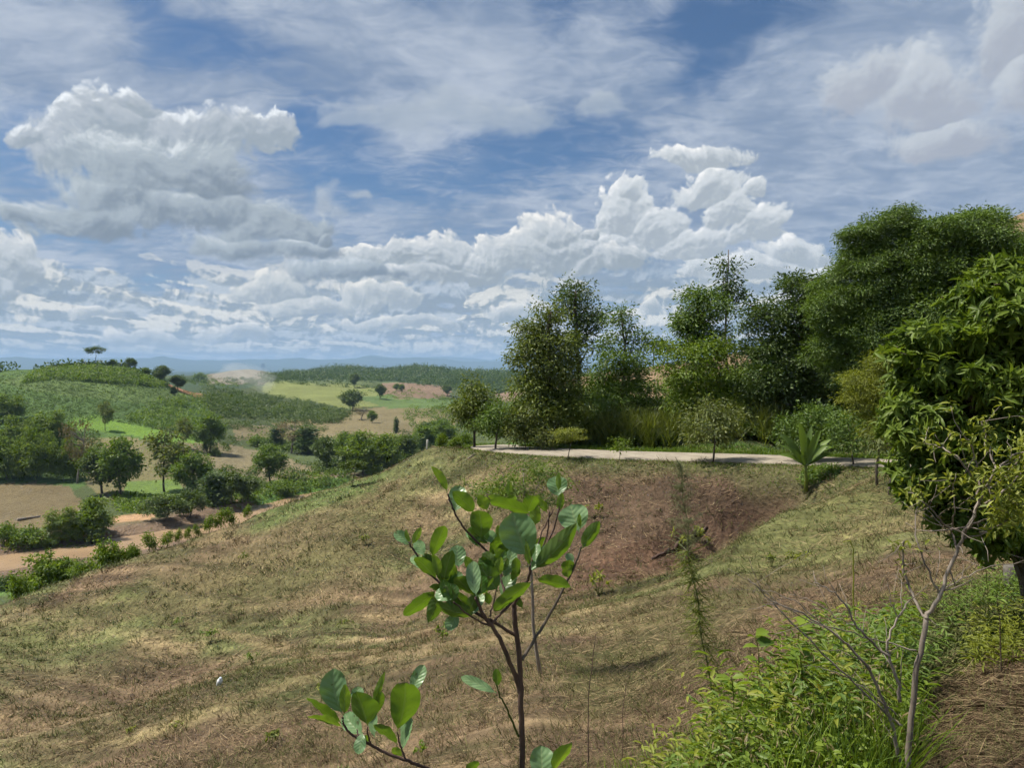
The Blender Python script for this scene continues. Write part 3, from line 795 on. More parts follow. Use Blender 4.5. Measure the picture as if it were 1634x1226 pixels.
# ---- muddy river
rv = ribbon(river_c, 22, -0.62, 6, 0.0)
m_wat, M, out = material("muddy_water")
pos = M.node('ShaderNodeNewGeometry').outputs['Position']
a1 = n3(M, M.vm('MULTIPLY', pos, (1, 1, 0)), .12, 4, .5)
p = M.node('ShaderNodeBsdfPrincipled'); M.put(p.inputs['Base Color'], M.mix(M.step(a1, .4, .6), (.25, .17, .10), (.31, .215, .13)))
p.inputs['Roughness'].default_value = .35; p.inputs['Specular IOR Level'].default_value = .25
b = M.node('ShaderNodeBump'); b.inputs['Strength'].default_value = .15; M.put(b.inputs['Height'], n3(M, pos, 1.5, 2)); M.put(p.inputs['Normal'], b.outputs[0])
M.nt.links.new(p.outputs[0], out.inputs[0])
tag(mesh_obj("river", rv.reshape(-1, 3), [grid_faces(rv.shape[0], rv.shape[1])], m_wat), "shallow brown muddy river on the valley floor", "river", kind="structure")

# ================================================================== PLANT HELPERS
def unit(a):
    return a / (np.linalg.norm(a, axis=-1, keepdims=True) + 1e-9)

T_DIA = (np.array([(0, 0, 0), (-.5, .45, .10), (.5, .45, .10), (0, 1, -.08)]), np.array([(0, 3, 1), (0, 2, 3)]))
T_LEAF = (np.array([(0, 0, 0), (0, .33, 0), (0, .68, -.03), (0, 1, -.16), (-.5, .34, .10), (-.40, .70, .05), (.5, .34, .10), (.40, .70, .05)]),
          np.array([(0, 1, 4), (1, 2, 5), (1, 5, 4), (2, 3, 5), (0, 6, 1), (1, 6, 7), (1, 7, 2), (2, 7, 3)]))
T_BLADE = (np.array([(-.5, 0, 0), (.5, 0, 0), (-.4, .5, 0.0), (.4, .5, 0.0), (0, 1, -.25)]), np.array([(0, 1, 3), (0, 3, 2), (2, 3, 4)]))
T_STRAW = (np.array([(-.5, 0, 0), (.5, 0, 0), (0, 1, 0.0)]), np.array([(0, 1, 2)]))

def leafset(pos, axis, nrm, L, W, tpl):
    """one blade per row: base position, long axis, face normal, length, width"""
    tv, tf = tpl
    y = unit(axis); x = unit(np.cross(y, nrm)); z = np.cross(x, y)
    L = np.broadcast_to(np.asarray(L, float), (len(pos),))[:, None, None]
    W = np.broadcast_to(np.asarray(W, float), (len(pos),))[:, None, None]
    v = pos[:, None] + x[:, None] * (tv[None, :, :1] * W) + y[:, None] * (tv[None, :, 1:2] * L) + z[:, None] * (tv[None, :, 2:] * L)
    f = tf[None] + (np.arange(len(pos)) * len(tv))[:, None, None]
    return v.reshape(-1, 3), f.reshape(-1, 3)

def rand_dir(n, r):
    return unit(r.normal(size=(n, 3)))

def crown_arrays(blobs, ntw, per, tr, L, asp, r, droop=.2, tpl=T_DIA, shell=.75, flat=.7, gap=.0, updir=.5):
    blobs = np.asarray(blobs, float)
    # every lobe breaks up into uneven boughs, so that the outline is ragged and light falls between them
    sub_ = [blobs * np.array([1, 1, 1, .62, .62, .62])]
    for b_ in blobs:
        m_ = int(r.integers(8, 13))
        d_ = rand_dir(m_, r); k_ = r.uniform(.26, .50, (m_, 1))
        c_ = b_[:3] + d_ * b_[3:6] * r.uniform(.55, 1.0, (m_, 1))
        sub_.append(np.concatenate([c_, b_[3:6] * k_ * np.array([1.15, 1.15, .8])], 1))
        m_ = int(r.integers(5, 9))                     # sprays standing out of the outline
        d_ = rand_dir(m_, r); k_ = r.uniform(.10, .20, (m_, 1))
        sub_.append(np.concatenate([b_[:3] + d_ * b_[3:6] * r.uniform(1.0, 1.32, (m_, 1)), b_[3:6] * k_ * np.array([1.5, 1.5, 1.0])], 1))
    blobs = np.concatenate(sub_)
    w = (blobs[:, 3] * blobs[:, 4] + blobs[:, 3] * blobs[:, 5]) ; w = w / w.sum()
    b = blobs[r.choice(len(blobs), ntw, p=w)]
    d = rand_dir(ntw, r)
    rad = np.where(r.random(ntw) < shell, r.uniform(.72, 1.10, ntw), r.random(ntw) ** .5 * .85)
    rad *= 1 + .22 * np.sin(d[:, 0] * 7 + b[:, 0] * 9) * np.cos(d[:, 2] * 6 + b[:, 1] * 9)
    c = b[:, :3] + d * rad[:, None] * b[:, 3:6]
    out = unit(d * b[:, 3:6])
    n = ntw * per
    c2 = np.repeat(c, per, 0); o2 = np.repeat(out, per, 0)
    off = r.normal(size=(n, 3)) * tr * np.array([1, 1, flat])
    ax = unit(o2 * .7 + unit(off) * .9 + r.normal(size=(n, 3)) * .35 - np.array([0, 0, droop]))
    nr = unit(r.normal(size=(n, 3)) * .30 + np.array([0, 0, updir + .2]) + o2 * 1.1)
    ll = L * r.uniform(.65, 1.3, n)
    v, f = leafset(c2 + off, ax, nr, ll, ll * asp, tpl)
    tv = np.repeat(r.random(ntw), per) * .55 + r.random(n) * .45
    return v, f, np.repeat(tv, len(tpl[0]))

def tube_arrays(pts, rad, sides=6):
    pts = np.asarray(pts, float); rad = np.broadcast_to(np.asarray(rad, float), (len(pts),))
    t = unit(np.gradient(pts, axis=0))
    ref = np.array([.123, .97, .2]) if abs(t[0, 2]) > .5 else np.array([0, 0, 1.0])
    u = unit(np.cross(t, ref)); w = np.cross(t, u)
    a = np.linspace(0, 2 * math.pi, sides, endpoint=False)
    v = pts[:, None] + (u[:, None] * np.cos(a)[None, :, None] + w[:, None] * np.sin(a)[None, :, None]) * rad[:, None, None]
    v = np.concatenate([v.reshape(-1, 3), pts[:1], pts[-1:]])
    i = np.arange(len(pts) * sides).reshape(len(pts), sides)
    q = np.stack([i[:-1], np.roll(i, -1, 1)[:-1], np.roll(i, -1, 1)[1:], i[1:]], -1).reshape(-1, 4)
    e = len(pts) * sides
    c0 = np.stack([np.roll(i[0], -1), i[0], np.full(sides, e)], -1)
    c1 = np.stack([i[-1], np.roll(i[-1], -1), np.full(sides, e + 1)], -1)
    tri = np.concatenate([q[:, [0, 1, 2]], q[:, [0, 2, 3]], c0, c1])
    return v, tri

def merge(parts):
    vs, fs, at, o = [], [], [], 0
    for p in parts:
        vs.append(p[0]); fs.append(p[1] + o); o += len(p[0])
        at.append(p[2] if len(p) > 2 else np.zeros(len(p[0])))
    return np.concatenate(vs), np.concatenate(fs), np.concatenate(at)

def bend(a, b, r, k=.08, n=6, sag=0.0):
    """a slightly crooked line from a to b"""
    a, b = np.asarray(a, float), np.asarray(b, float)
    t = np.linspace(0, 1, n)[:, None]
    L = np.linalg.norm(b - a)
    w = np.cumsum(r.normal(size=(n, 3)), 0) * k * L / n
    w = w - t * w[-1] ; w[0] = 0
    p = a + (b - a) * t + w
    p[:, 2] += sag * L * np.sin(t[:, 0] * math.pi)
    return p

DENS = 1.0
MATS = {
 'dark':   leaf_mat("leaves_dark_green", (0.041, 0.083, 0.017), (0.143, 0.204, 0.038), 0.40),
 'deep':   leaf_mat("leaves_deep_green", (0.035, 0.076, 0.019), (0.112, 0.178, 0.041), 0.38),
 'mid':    leaf_mat("leaves_mid_green", (0.072, 0.134, 0.022), (0.204, 0.300, 0.046), 0.46),
 'olive':  leaf_mat("leaves_olive_green", (0.089, 0.125, 0.023), (0.230, 0.266, 0.048), 0.46),
 'bright': leaf_mat("leaves_fresh_green", (0.070, 0.138, 0.014), (0.231, 0.317, 0.035), 0.48),
 'yellow': leaf_mat("leaves_yellow_green", (0.127, 0.170, 0.020), (0.310, 0.339, 0.048), .42),
 'pale':   leaf_mat("leaves_pale_green", (0.097, 0.137, 0.041), (0.234, 0.266, 0.077), 0.46),
 'grey':   leaf_mat("leaves_greyish", (0.127, 0.107, 0.048), (0.239, 0.195, 0.087), .25),
 'mango':  leaf_mat("leaves_glossy_lanceolate", (0.044, 0.092, 0.015), (0.191, 0.269, 0.037), 0.44, rough=.5, spec=.3),
 'bark':   bark_mat("bark_grey_brown", (.13, .105, .08), (.055, .042, .033)),
 'palebark': bark_mat("bark_pale", (.27, .23, .19), (.13, .105, .085)),
 'fresh': leaf_mat("leaves_scrub_green", (.050, .095, .022), (.115, .185, .048), .36),
 'weed': leaf_mat("leaves_weed_green", (.065, .125, .022), (.185, .275, .055), .40),
 'dark_road': leaf_mat("leaves_dark_roadside", (0.030, 0.062, 0.015), (0.115, 0.176, 0.035), .34),  # deeper green for the dark roadside trees
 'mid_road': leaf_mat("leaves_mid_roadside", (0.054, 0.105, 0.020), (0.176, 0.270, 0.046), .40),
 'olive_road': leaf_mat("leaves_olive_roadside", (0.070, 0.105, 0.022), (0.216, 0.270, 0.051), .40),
 'stemgreen': leaf_mat("green_stem", (.10, .12, .045), (.16, .18, .07), .1),
 'darkbark': bark_mat("bark_dark_twig", (.095, .055, .042), (.045, .026, .021), 30),
}

def make_tree(name, base, blobs, leafm, r, ntw, per, tr, L, asp=.45, droop=.2, trunk_r=.16, limbs=True, barkm='bark', tpl=T_DIA, shell=.75,
              flat=.7, trunk_to=None, loc=None, crown_name="crown", wood_first=None, updir=.5):
    """base: foot of the trunk (local origin). blobs in local coordinates."""
    root = empty(name, loc if loc is not None else base)
    base = np.zeros(3)
    bl = np.asarray(blobs, float)
    v, f, a = crown_arrays(bl, int(ntw * DENS), per, tr, L, asp, r, droop, tpl, shell, flat, updir=updir)
    mesh_obj(crown_name, v, f, MATS[leafm], root, {'v': a})
    top = bl[np.argmax(bl[:, 2]), :3] if trunk_to is None else np.asarray(trunk_to, float)
    tr_p = bend(base, top, r, .10, 9); tr_p[0, 2] -= .3
    parts = [tube_arrays(tr_p, np.linspace(trunk_r, trunk_r * .25, 9), 8)]
    if limbs:
        for b in bl:
            hgt = np.clip((b[2] - b[5] * .7) / (top[2] + 1e-6), .15, .8)
            s = tr_p[int(hgt * 8)]
            parts.append(tube_arrays(bend(s, b[:3], r, .14, 6, .06), np.linspace(trunk_r * .38, trunk_r * .08, 6), 5))
            for _ in range(3):
                parts.append(tube_arrays(bend(b[:3], b[:3] + rand_dir(1, r)[0] * b[3:6] * .85, r, .14, 5), np.linspace(trunk_r * .14, trunk_r * .04, 5), 4))
    v, f, a = merge(parts)
    mesh_obj("trunk", v, f, MATS[barkm], root, smooth=True)
    return root

def copy_thing(root, loc, rz=0.0, sc=(1, 1, 1), label=None, group=None):
    c = root.copy(); col.objects.link(c)
    c.location = loc; c.rotation_euler = (0, 0, rz); c.scale = sc
    if label: c["label"] = label
    if group: c["group"] = group
    for ch in root.children:
        d = ch.copy(); col.objects.link(d); d.parent = c
        for g in ch.children:
            e = g.copy(); col.objects.link(e); e.parent = d
    return c

# ================================================================== TREES BESIDE THE ROAD
def px_tree(name, label, base_px, d, lobes, leafm, seed, dens=1.0, L=.2, asp=.45, droop=.2, trunk_r=.16, tr=None, per=12, depth=1.0,
            barkm='bark', tpl=T_DIA, shell=.72, flat=.7, cat="tree", group=None, on=None, trunk_to=None, zoff=0.0, dspread=.5, updir=.5):
    """a tree measured in the photograph: crown lobes as (px, py, rx, ry) at distance d"""
    r = np.random.default_rng(seed)
    g = on_ground(base_px, d) if on is None else Vector(on)
    bl = []
    s = d / F
    for (px, py, rx, ry) in lobes:
        q = P(px, py, d)
        dy = r.uniform(-dspread, dspread) * rx * s
        rx_, ry_ = rx * s, ry * s * (1.55 if name == 'feathery_tree' else 1.0)
        bl.append((q[0] - g.x, dy, q[2] - g.z + zoff, rx_, rx_ * depth, ry_))
    bl = np.array(bl)
    area = (bl[:, 3] * bl[:, 5]).sum()
    L = L * .98; tr = tr or L * 1.25
    ntw = int(area * dens * 4.2 / (L * L * asp * per * .5) * 3.9)
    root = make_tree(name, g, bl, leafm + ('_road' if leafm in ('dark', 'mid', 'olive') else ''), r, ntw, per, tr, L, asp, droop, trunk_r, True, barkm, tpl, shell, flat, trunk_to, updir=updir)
    return tag(root, label, cat, group)

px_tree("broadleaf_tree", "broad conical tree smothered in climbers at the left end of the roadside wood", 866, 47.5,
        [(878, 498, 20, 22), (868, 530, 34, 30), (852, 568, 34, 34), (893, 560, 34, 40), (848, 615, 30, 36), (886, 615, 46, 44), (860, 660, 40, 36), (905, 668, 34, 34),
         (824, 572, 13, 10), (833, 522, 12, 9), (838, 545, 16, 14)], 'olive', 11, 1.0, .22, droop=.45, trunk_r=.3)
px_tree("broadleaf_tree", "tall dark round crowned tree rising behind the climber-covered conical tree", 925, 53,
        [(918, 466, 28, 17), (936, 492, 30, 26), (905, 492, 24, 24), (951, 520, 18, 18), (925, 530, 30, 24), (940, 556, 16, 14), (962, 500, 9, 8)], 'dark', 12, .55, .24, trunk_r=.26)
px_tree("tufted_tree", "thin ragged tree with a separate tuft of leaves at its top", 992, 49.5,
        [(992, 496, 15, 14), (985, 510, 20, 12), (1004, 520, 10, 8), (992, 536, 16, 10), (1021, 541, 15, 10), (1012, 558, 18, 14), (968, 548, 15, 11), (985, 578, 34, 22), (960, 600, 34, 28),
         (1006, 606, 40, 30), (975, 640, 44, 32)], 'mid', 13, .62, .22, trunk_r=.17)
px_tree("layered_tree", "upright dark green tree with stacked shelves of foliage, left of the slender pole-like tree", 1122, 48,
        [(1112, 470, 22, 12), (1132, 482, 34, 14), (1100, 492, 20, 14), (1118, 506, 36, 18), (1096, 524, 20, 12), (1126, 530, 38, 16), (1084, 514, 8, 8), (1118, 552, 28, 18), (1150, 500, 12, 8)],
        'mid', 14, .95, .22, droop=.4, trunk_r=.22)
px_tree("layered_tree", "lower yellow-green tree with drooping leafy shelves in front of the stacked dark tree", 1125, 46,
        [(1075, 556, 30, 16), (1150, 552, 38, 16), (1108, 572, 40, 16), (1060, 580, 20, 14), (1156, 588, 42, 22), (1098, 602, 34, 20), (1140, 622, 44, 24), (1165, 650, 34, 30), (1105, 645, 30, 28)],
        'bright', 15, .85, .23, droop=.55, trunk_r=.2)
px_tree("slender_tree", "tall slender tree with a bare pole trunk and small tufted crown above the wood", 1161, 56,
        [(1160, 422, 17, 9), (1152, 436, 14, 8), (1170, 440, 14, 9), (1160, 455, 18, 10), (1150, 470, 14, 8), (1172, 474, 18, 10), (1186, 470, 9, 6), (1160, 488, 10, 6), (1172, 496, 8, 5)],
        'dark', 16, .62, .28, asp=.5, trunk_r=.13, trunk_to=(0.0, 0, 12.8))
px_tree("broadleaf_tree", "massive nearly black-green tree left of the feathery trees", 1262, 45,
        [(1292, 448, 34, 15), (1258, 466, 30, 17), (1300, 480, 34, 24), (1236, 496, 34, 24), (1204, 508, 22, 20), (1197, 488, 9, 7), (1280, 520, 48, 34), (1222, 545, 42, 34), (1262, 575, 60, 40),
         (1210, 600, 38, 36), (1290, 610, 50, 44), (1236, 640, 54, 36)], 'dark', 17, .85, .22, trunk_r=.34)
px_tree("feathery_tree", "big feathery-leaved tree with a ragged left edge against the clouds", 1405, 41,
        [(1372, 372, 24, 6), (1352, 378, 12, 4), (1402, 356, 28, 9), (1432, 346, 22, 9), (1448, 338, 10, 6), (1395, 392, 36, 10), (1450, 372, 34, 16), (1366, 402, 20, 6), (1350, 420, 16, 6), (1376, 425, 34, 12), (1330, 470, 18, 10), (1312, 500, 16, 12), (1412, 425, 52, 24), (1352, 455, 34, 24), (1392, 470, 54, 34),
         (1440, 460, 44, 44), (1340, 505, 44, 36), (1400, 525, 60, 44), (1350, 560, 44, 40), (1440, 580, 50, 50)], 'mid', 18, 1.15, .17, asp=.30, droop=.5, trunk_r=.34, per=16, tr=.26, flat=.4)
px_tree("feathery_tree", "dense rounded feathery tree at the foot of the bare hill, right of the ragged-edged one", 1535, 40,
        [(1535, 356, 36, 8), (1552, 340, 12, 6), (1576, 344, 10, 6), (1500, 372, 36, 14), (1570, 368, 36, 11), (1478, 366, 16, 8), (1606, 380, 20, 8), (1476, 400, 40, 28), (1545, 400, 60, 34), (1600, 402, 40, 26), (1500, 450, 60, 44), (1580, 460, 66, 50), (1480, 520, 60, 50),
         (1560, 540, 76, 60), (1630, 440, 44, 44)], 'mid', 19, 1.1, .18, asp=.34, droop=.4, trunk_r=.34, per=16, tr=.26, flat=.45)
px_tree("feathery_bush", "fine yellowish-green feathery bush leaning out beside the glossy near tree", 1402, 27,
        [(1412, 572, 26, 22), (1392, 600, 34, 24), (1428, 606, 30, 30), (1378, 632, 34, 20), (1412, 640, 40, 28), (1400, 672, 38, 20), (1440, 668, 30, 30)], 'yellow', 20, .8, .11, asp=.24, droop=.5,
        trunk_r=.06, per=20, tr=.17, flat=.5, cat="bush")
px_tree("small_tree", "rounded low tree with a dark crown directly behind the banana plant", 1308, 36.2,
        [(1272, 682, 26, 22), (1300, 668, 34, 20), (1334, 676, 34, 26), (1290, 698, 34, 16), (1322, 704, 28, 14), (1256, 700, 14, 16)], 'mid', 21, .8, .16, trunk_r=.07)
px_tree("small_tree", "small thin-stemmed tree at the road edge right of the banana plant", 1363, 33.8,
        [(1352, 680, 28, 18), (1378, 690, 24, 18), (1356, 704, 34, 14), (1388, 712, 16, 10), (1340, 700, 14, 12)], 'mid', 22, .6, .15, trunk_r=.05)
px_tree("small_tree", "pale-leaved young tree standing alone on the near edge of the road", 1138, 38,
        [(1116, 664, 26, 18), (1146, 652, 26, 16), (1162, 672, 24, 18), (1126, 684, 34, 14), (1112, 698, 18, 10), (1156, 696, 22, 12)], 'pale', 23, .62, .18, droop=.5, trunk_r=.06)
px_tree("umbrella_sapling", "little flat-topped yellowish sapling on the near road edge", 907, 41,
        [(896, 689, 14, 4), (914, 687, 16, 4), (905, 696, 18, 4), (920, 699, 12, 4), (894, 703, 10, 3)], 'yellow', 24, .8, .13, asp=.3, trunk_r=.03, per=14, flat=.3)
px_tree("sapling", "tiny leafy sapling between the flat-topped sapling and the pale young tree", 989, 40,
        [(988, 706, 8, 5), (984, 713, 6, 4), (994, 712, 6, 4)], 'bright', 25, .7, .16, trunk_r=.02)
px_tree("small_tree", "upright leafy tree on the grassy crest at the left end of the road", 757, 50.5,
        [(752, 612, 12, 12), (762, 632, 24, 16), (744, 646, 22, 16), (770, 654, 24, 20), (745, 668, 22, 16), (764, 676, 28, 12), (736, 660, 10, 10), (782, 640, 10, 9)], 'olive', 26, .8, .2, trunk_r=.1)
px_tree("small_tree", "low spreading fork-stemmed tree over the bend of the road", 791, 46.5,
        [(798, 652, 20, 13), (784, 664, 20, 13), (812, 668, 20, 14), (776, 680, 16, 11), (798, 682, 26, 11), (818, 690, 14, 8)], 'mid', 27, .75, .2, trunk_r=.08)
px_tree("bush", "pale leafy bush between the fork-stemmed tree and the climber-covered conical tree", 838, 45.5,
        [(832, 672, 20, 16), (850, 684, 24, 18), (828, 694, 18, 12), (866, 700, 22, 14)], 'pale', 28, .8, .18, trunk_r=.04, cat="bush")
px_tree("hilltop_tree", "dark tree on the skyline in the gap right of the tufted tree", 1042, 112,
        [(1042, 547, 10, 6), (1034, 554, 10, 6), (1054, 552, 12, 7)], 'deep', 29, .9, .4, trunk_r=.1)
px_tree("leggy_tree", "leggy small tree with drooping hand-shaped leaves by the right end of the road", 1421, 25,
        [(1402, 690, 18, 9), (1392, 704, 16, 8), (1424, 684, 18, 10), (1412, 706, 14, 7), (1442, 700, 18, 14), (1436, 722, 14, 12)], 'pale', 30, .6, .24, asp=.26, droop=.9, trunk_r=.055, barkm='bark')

# banana-like plant: upright paddles on a short stem
def paddle(base, tip, width, mat, parent, r, name="leaf", sag=.12):
    n = 12
    t = np.linspace(0, 1, n)
    b, e = np.asarray(base, float), np.asarray(tip, float)
    ln = np.linalg.norm(e - b)
    mid = b + (e - b) * t[:, None]
    mid[:, 2] += ln * sag * np.sin(t * math.pi)
    ax = unit(np.gradient(mid, axis=0))
    x = unit(np.cross(ax, np.array([0, -.6, .8]) + r.normal(size=3) * .3))
    w = width * np.clip(np.sin(np.clip((t - .12) / .88, 0, 1) ** .8 * math.pi), .03, 1) ** .6
    up = np.cross(x, ax)
    v = np.stack([mid - x * w[:, None] / 2 + up * w[:, None] * .16, mid, mid + x * w[:, None] / 2 + up * w[:, None] * .16], 1).reshape(-1, 3)
    a = np.repeat(r.uniform(.3, .9), len(v))
    return mesh_obj(name, v, [grid_faces(n, 3)], mat, parent, {'v': a}, smooth=True)

r = np.random.default_rng(5)
bp = on_ground(1287, 33.2)
ban = tag(empty("banana_plant", bp), "young banana plant with upright paddle leaves at the gully head beside the road", "plant")
s = 33.2 / F
v, f = tube_arrays([(0, 0, -.2), (0.02, 0, .5), (0, 0, 1.1)], [.09, .07, .05], 8)
mesh_obj("stem", v, f, MATS['olive'], ban, {'v': np.full(len(v), .9)}, smooth=True)
for (x0, x1, z1, w) in ((-.02, -1.0, 2.3, .30), (0, -.35, 2.8, .30), (.02, 1.0, 2.1, .28), (0, 1.05, 1.5, .26), (0, -1.1, 1.5, .26), (0, .3, 2.6, .24), (0, -.7, 1.9, .26), (0, .8, 1.9, .3), (0, -.3, 1.5, .26), (0, .55, 2.5, .28), (0, -1.2, 1.9, .26), (0, 1.25, 1.8, .26), (0, .1, 2.2, .3)):
    paddle((x0, 0, 1.0), (x1, r.uniform(-.5, .3), z1), w, MATS['mid_road'], ban, r)
ban.scale = (1.15, 1.15, 1.15)

# ================================================================== VALLEY AND HILL TREES (kinds built once, then copied)
KIND = {}
DENS = 1.7
def kind(key, name, blobs, leafm, ntw, per, L, seed, asp=.6, tr=.4, trunk_r=.2, cat="tree", **kw):
    """prototype one metre-true, about 10 m tall for trees; its first use moves the prototype itself"""
    r = np.random.default_rng(seed)
    o = make_tree(name, (0, 0, 0), blobs, leafm, r, ntw, per, tr, L, asp, trunk_r=trunk_r, **kw)
    o["category"] = cat
    KIND[key] = [o, False, max(b[0] + b[3] for b in blobs) - min(b[0] - b[3] for b in blobs), max(b[2] + b[5] for b in blobs)]
def rb_(seed, n, cx, cz, sx, sz, r0, r1, sq=1.0):
    r = np.random.default_rng(seed); out = []
    for _ in range(n):
        d = r.normal(size=3); d /= np.linalg.norm(d)
        q = r.uniform(r0, r1)
        out.append((cx + d[0] * sx * .6, d[1] * sx * .6, cz + d[2] * sz * .6, q, q, q * sq))
    return out
kind('round', "round_tree", rb_(1, 12, 0, 6.0, 4.2, 4.6, 1.3, 2.1, .85), 'mid', 260, 12, .55, 101, trunk_r=.25)
kind('rounddark', "round_tree", rb_(2, 12, 0, 5.8, 4.2, 4.8, 1.3, 2.1, .85), 'dark', 260, 12, .55, 102, trunk_r=.25)
kind('roundlight', "round_tree", rb_(3, 13, 0, 5.2, 4.6, 5.2, 1.5, 2.2, .85), 'bright', 280, 12, .55, 103, trunk_r=.2)
kind('airy', "airy_tree", rb_(4, 14, 0, 6.8, 3.6, 5.4, .7, 1.3, .6), 'pale', 130, 11, .5, 104, trunk_r=.17, tr=.5)
kind('spread', "spreading_tree", [(x, y, 5.2 + q, 1.6, 1.6, 1.0) for x, y, q in ((-5, 0, -.8), (-3, 1, .4), (-1, -1, 1), (1.5, .5, 1.2), (3.5, -.5, .4), (5.2, .3, -.6), (-2, 2, 0), (2, 2, .2), (0, 0, -1.2), (-4, -1, -2), (4, 1, -2), (0, -1, -2.6))],
     'dark', 260, 12, .5, 105, trunk_r=.25)
kind('umbrella', "umbrella_tree", [(-3.2, 0, 8.4, 1.3, 1.2, .6), (-1.2, .6, 9.2, 1.4, 1.3, .6), (1.2, -.4, 9.3, 1.5, 1.3, .6), (3.4, 0, 8.6, 1.2, 1.2, .5), (2.2, .5, 7.6, 1, 1, .5), (-2, -.5, 7.5, 1, 1, .5)], 'dark', 90, 10, .5, 106, trunk_r=.18)
kind('column', "columnar_tree", [(0, 0, z, q, q, 1.4) for z, q in ((2, 1.2), (3.8, 1.4), (5.6, 1.3), (7.2, 1.1), (8.6, .8))], 'deep', 130, 12, .5, 107, trunk_r=.15)
kind('bamboo', "bamboo_clump", [(x, y, z, q, q, 1.5) for x, y, z, q in ((-2.6, 0, 3.4, 1.6), (-1, .6, 5.4, 1.6), (.6, -.5, 6.4, 1.6), (2.2, .3, 5, 1.6), (3, 0, 2.8, 1.5), (-1.8, -.6, 7.6, 1.1), (1.6, .3, 8.2, 1.0), (0, 0, 3, 2))],
     'bright', 330, 13, .55, 108, asp=.3, trunk_r=.08, droop=.7, cat="bamboo")
kind('bush', "bush", [(-1.1, 0, 1, 1, 1, .9), (.2, .4, 1.5, 1.2, 1.2, 1), (1.2, -.2, .9, .9, .9, .8)], 'mid', 90, 11, .32, 109, trunk_r=.06, tr=.25, cat="bush")
kind('bushlight', "bush", [(-1.1, 0, 1, 1, 1, .9), (.1, .2, 1.6, 1.2, 1.2, 1), (1.1, -.3, 1.0, .9, .9, .8)], 'bright', 90, 11, .32, 110, trunk_r=.06, tr=.25, cat="bush")
kind('bushdark', "bush", [(-1.1, 0, 1, 1, 1, .9), (0, .4, 1.3, 1.3, 1.2, 1), (1.3, -.2, .8, .9, .9, .8)], 'dark', 100, 11, .32, 111, trunk_r=.06, tr=.25, cat="bush")
kind('bare', "half_bare_tree", rb_(5, 12, 0, 6.4, 4, 5, .5, 1.0, .6), 'grey', 60, 8, .35, 112, trunk_r=.22, barkm='palebark')
kind('shrub', "fruit_shrub", [(-.6, 0, 1.6, .7, .7, .6), (.4, .2, 2.1, .8, .7, .7), (.9, -.2, 1.4, .6, .6, .5), (-.1, 0, 1.2, .6, .6, .5)], 'bright', 60, 9, .26, 113, trunk_r=.05, tr=.2, cat="bush")

prng = random.Random(3)
def put(key, px, d, w, h, label, group=None, py=None, top=None):
    """place a tree of a kind at photo column px; w, h: its size in photo pixels; py: where its foot shows, if seen"""
    root, used, W0, H0 = KIND[key]
    if py is not None:
        g = ground_at(px, py, d * .7)[0]; g = Vector(g)
    else:
        g = on_ground(px, d)
    s = g.y / F
    if top is not None:                       # rises from just behind the convex edge of the near slope
        for dd in np.arange(np.interp(px, [0, 330, 400], [44.5, 47.0, 48.5]), 75, .5):
            g = on_ground(px, dd); h = proj(g.x, g.y, g.z)[1] - top
            if h > w * H0 / W0 * .95: break
        s = g.y / F
    sx, sz = w * s / W0, h * s / H0
    rz = prng.uniform(-.35, .35) + prng.choice((0, math.pi))
    if not used:
        KIND[key][1] = True
        root.location = g; root.rotation_euler = (0, 0, rz); root.scale = (sx, sx, sz)
        root["label"] = label
        if group: root["group"] = group
        return root
    return copy_thing(root, g, rz, (sx, sx, sz), label, group)

G1 = "trees of the valley floor"
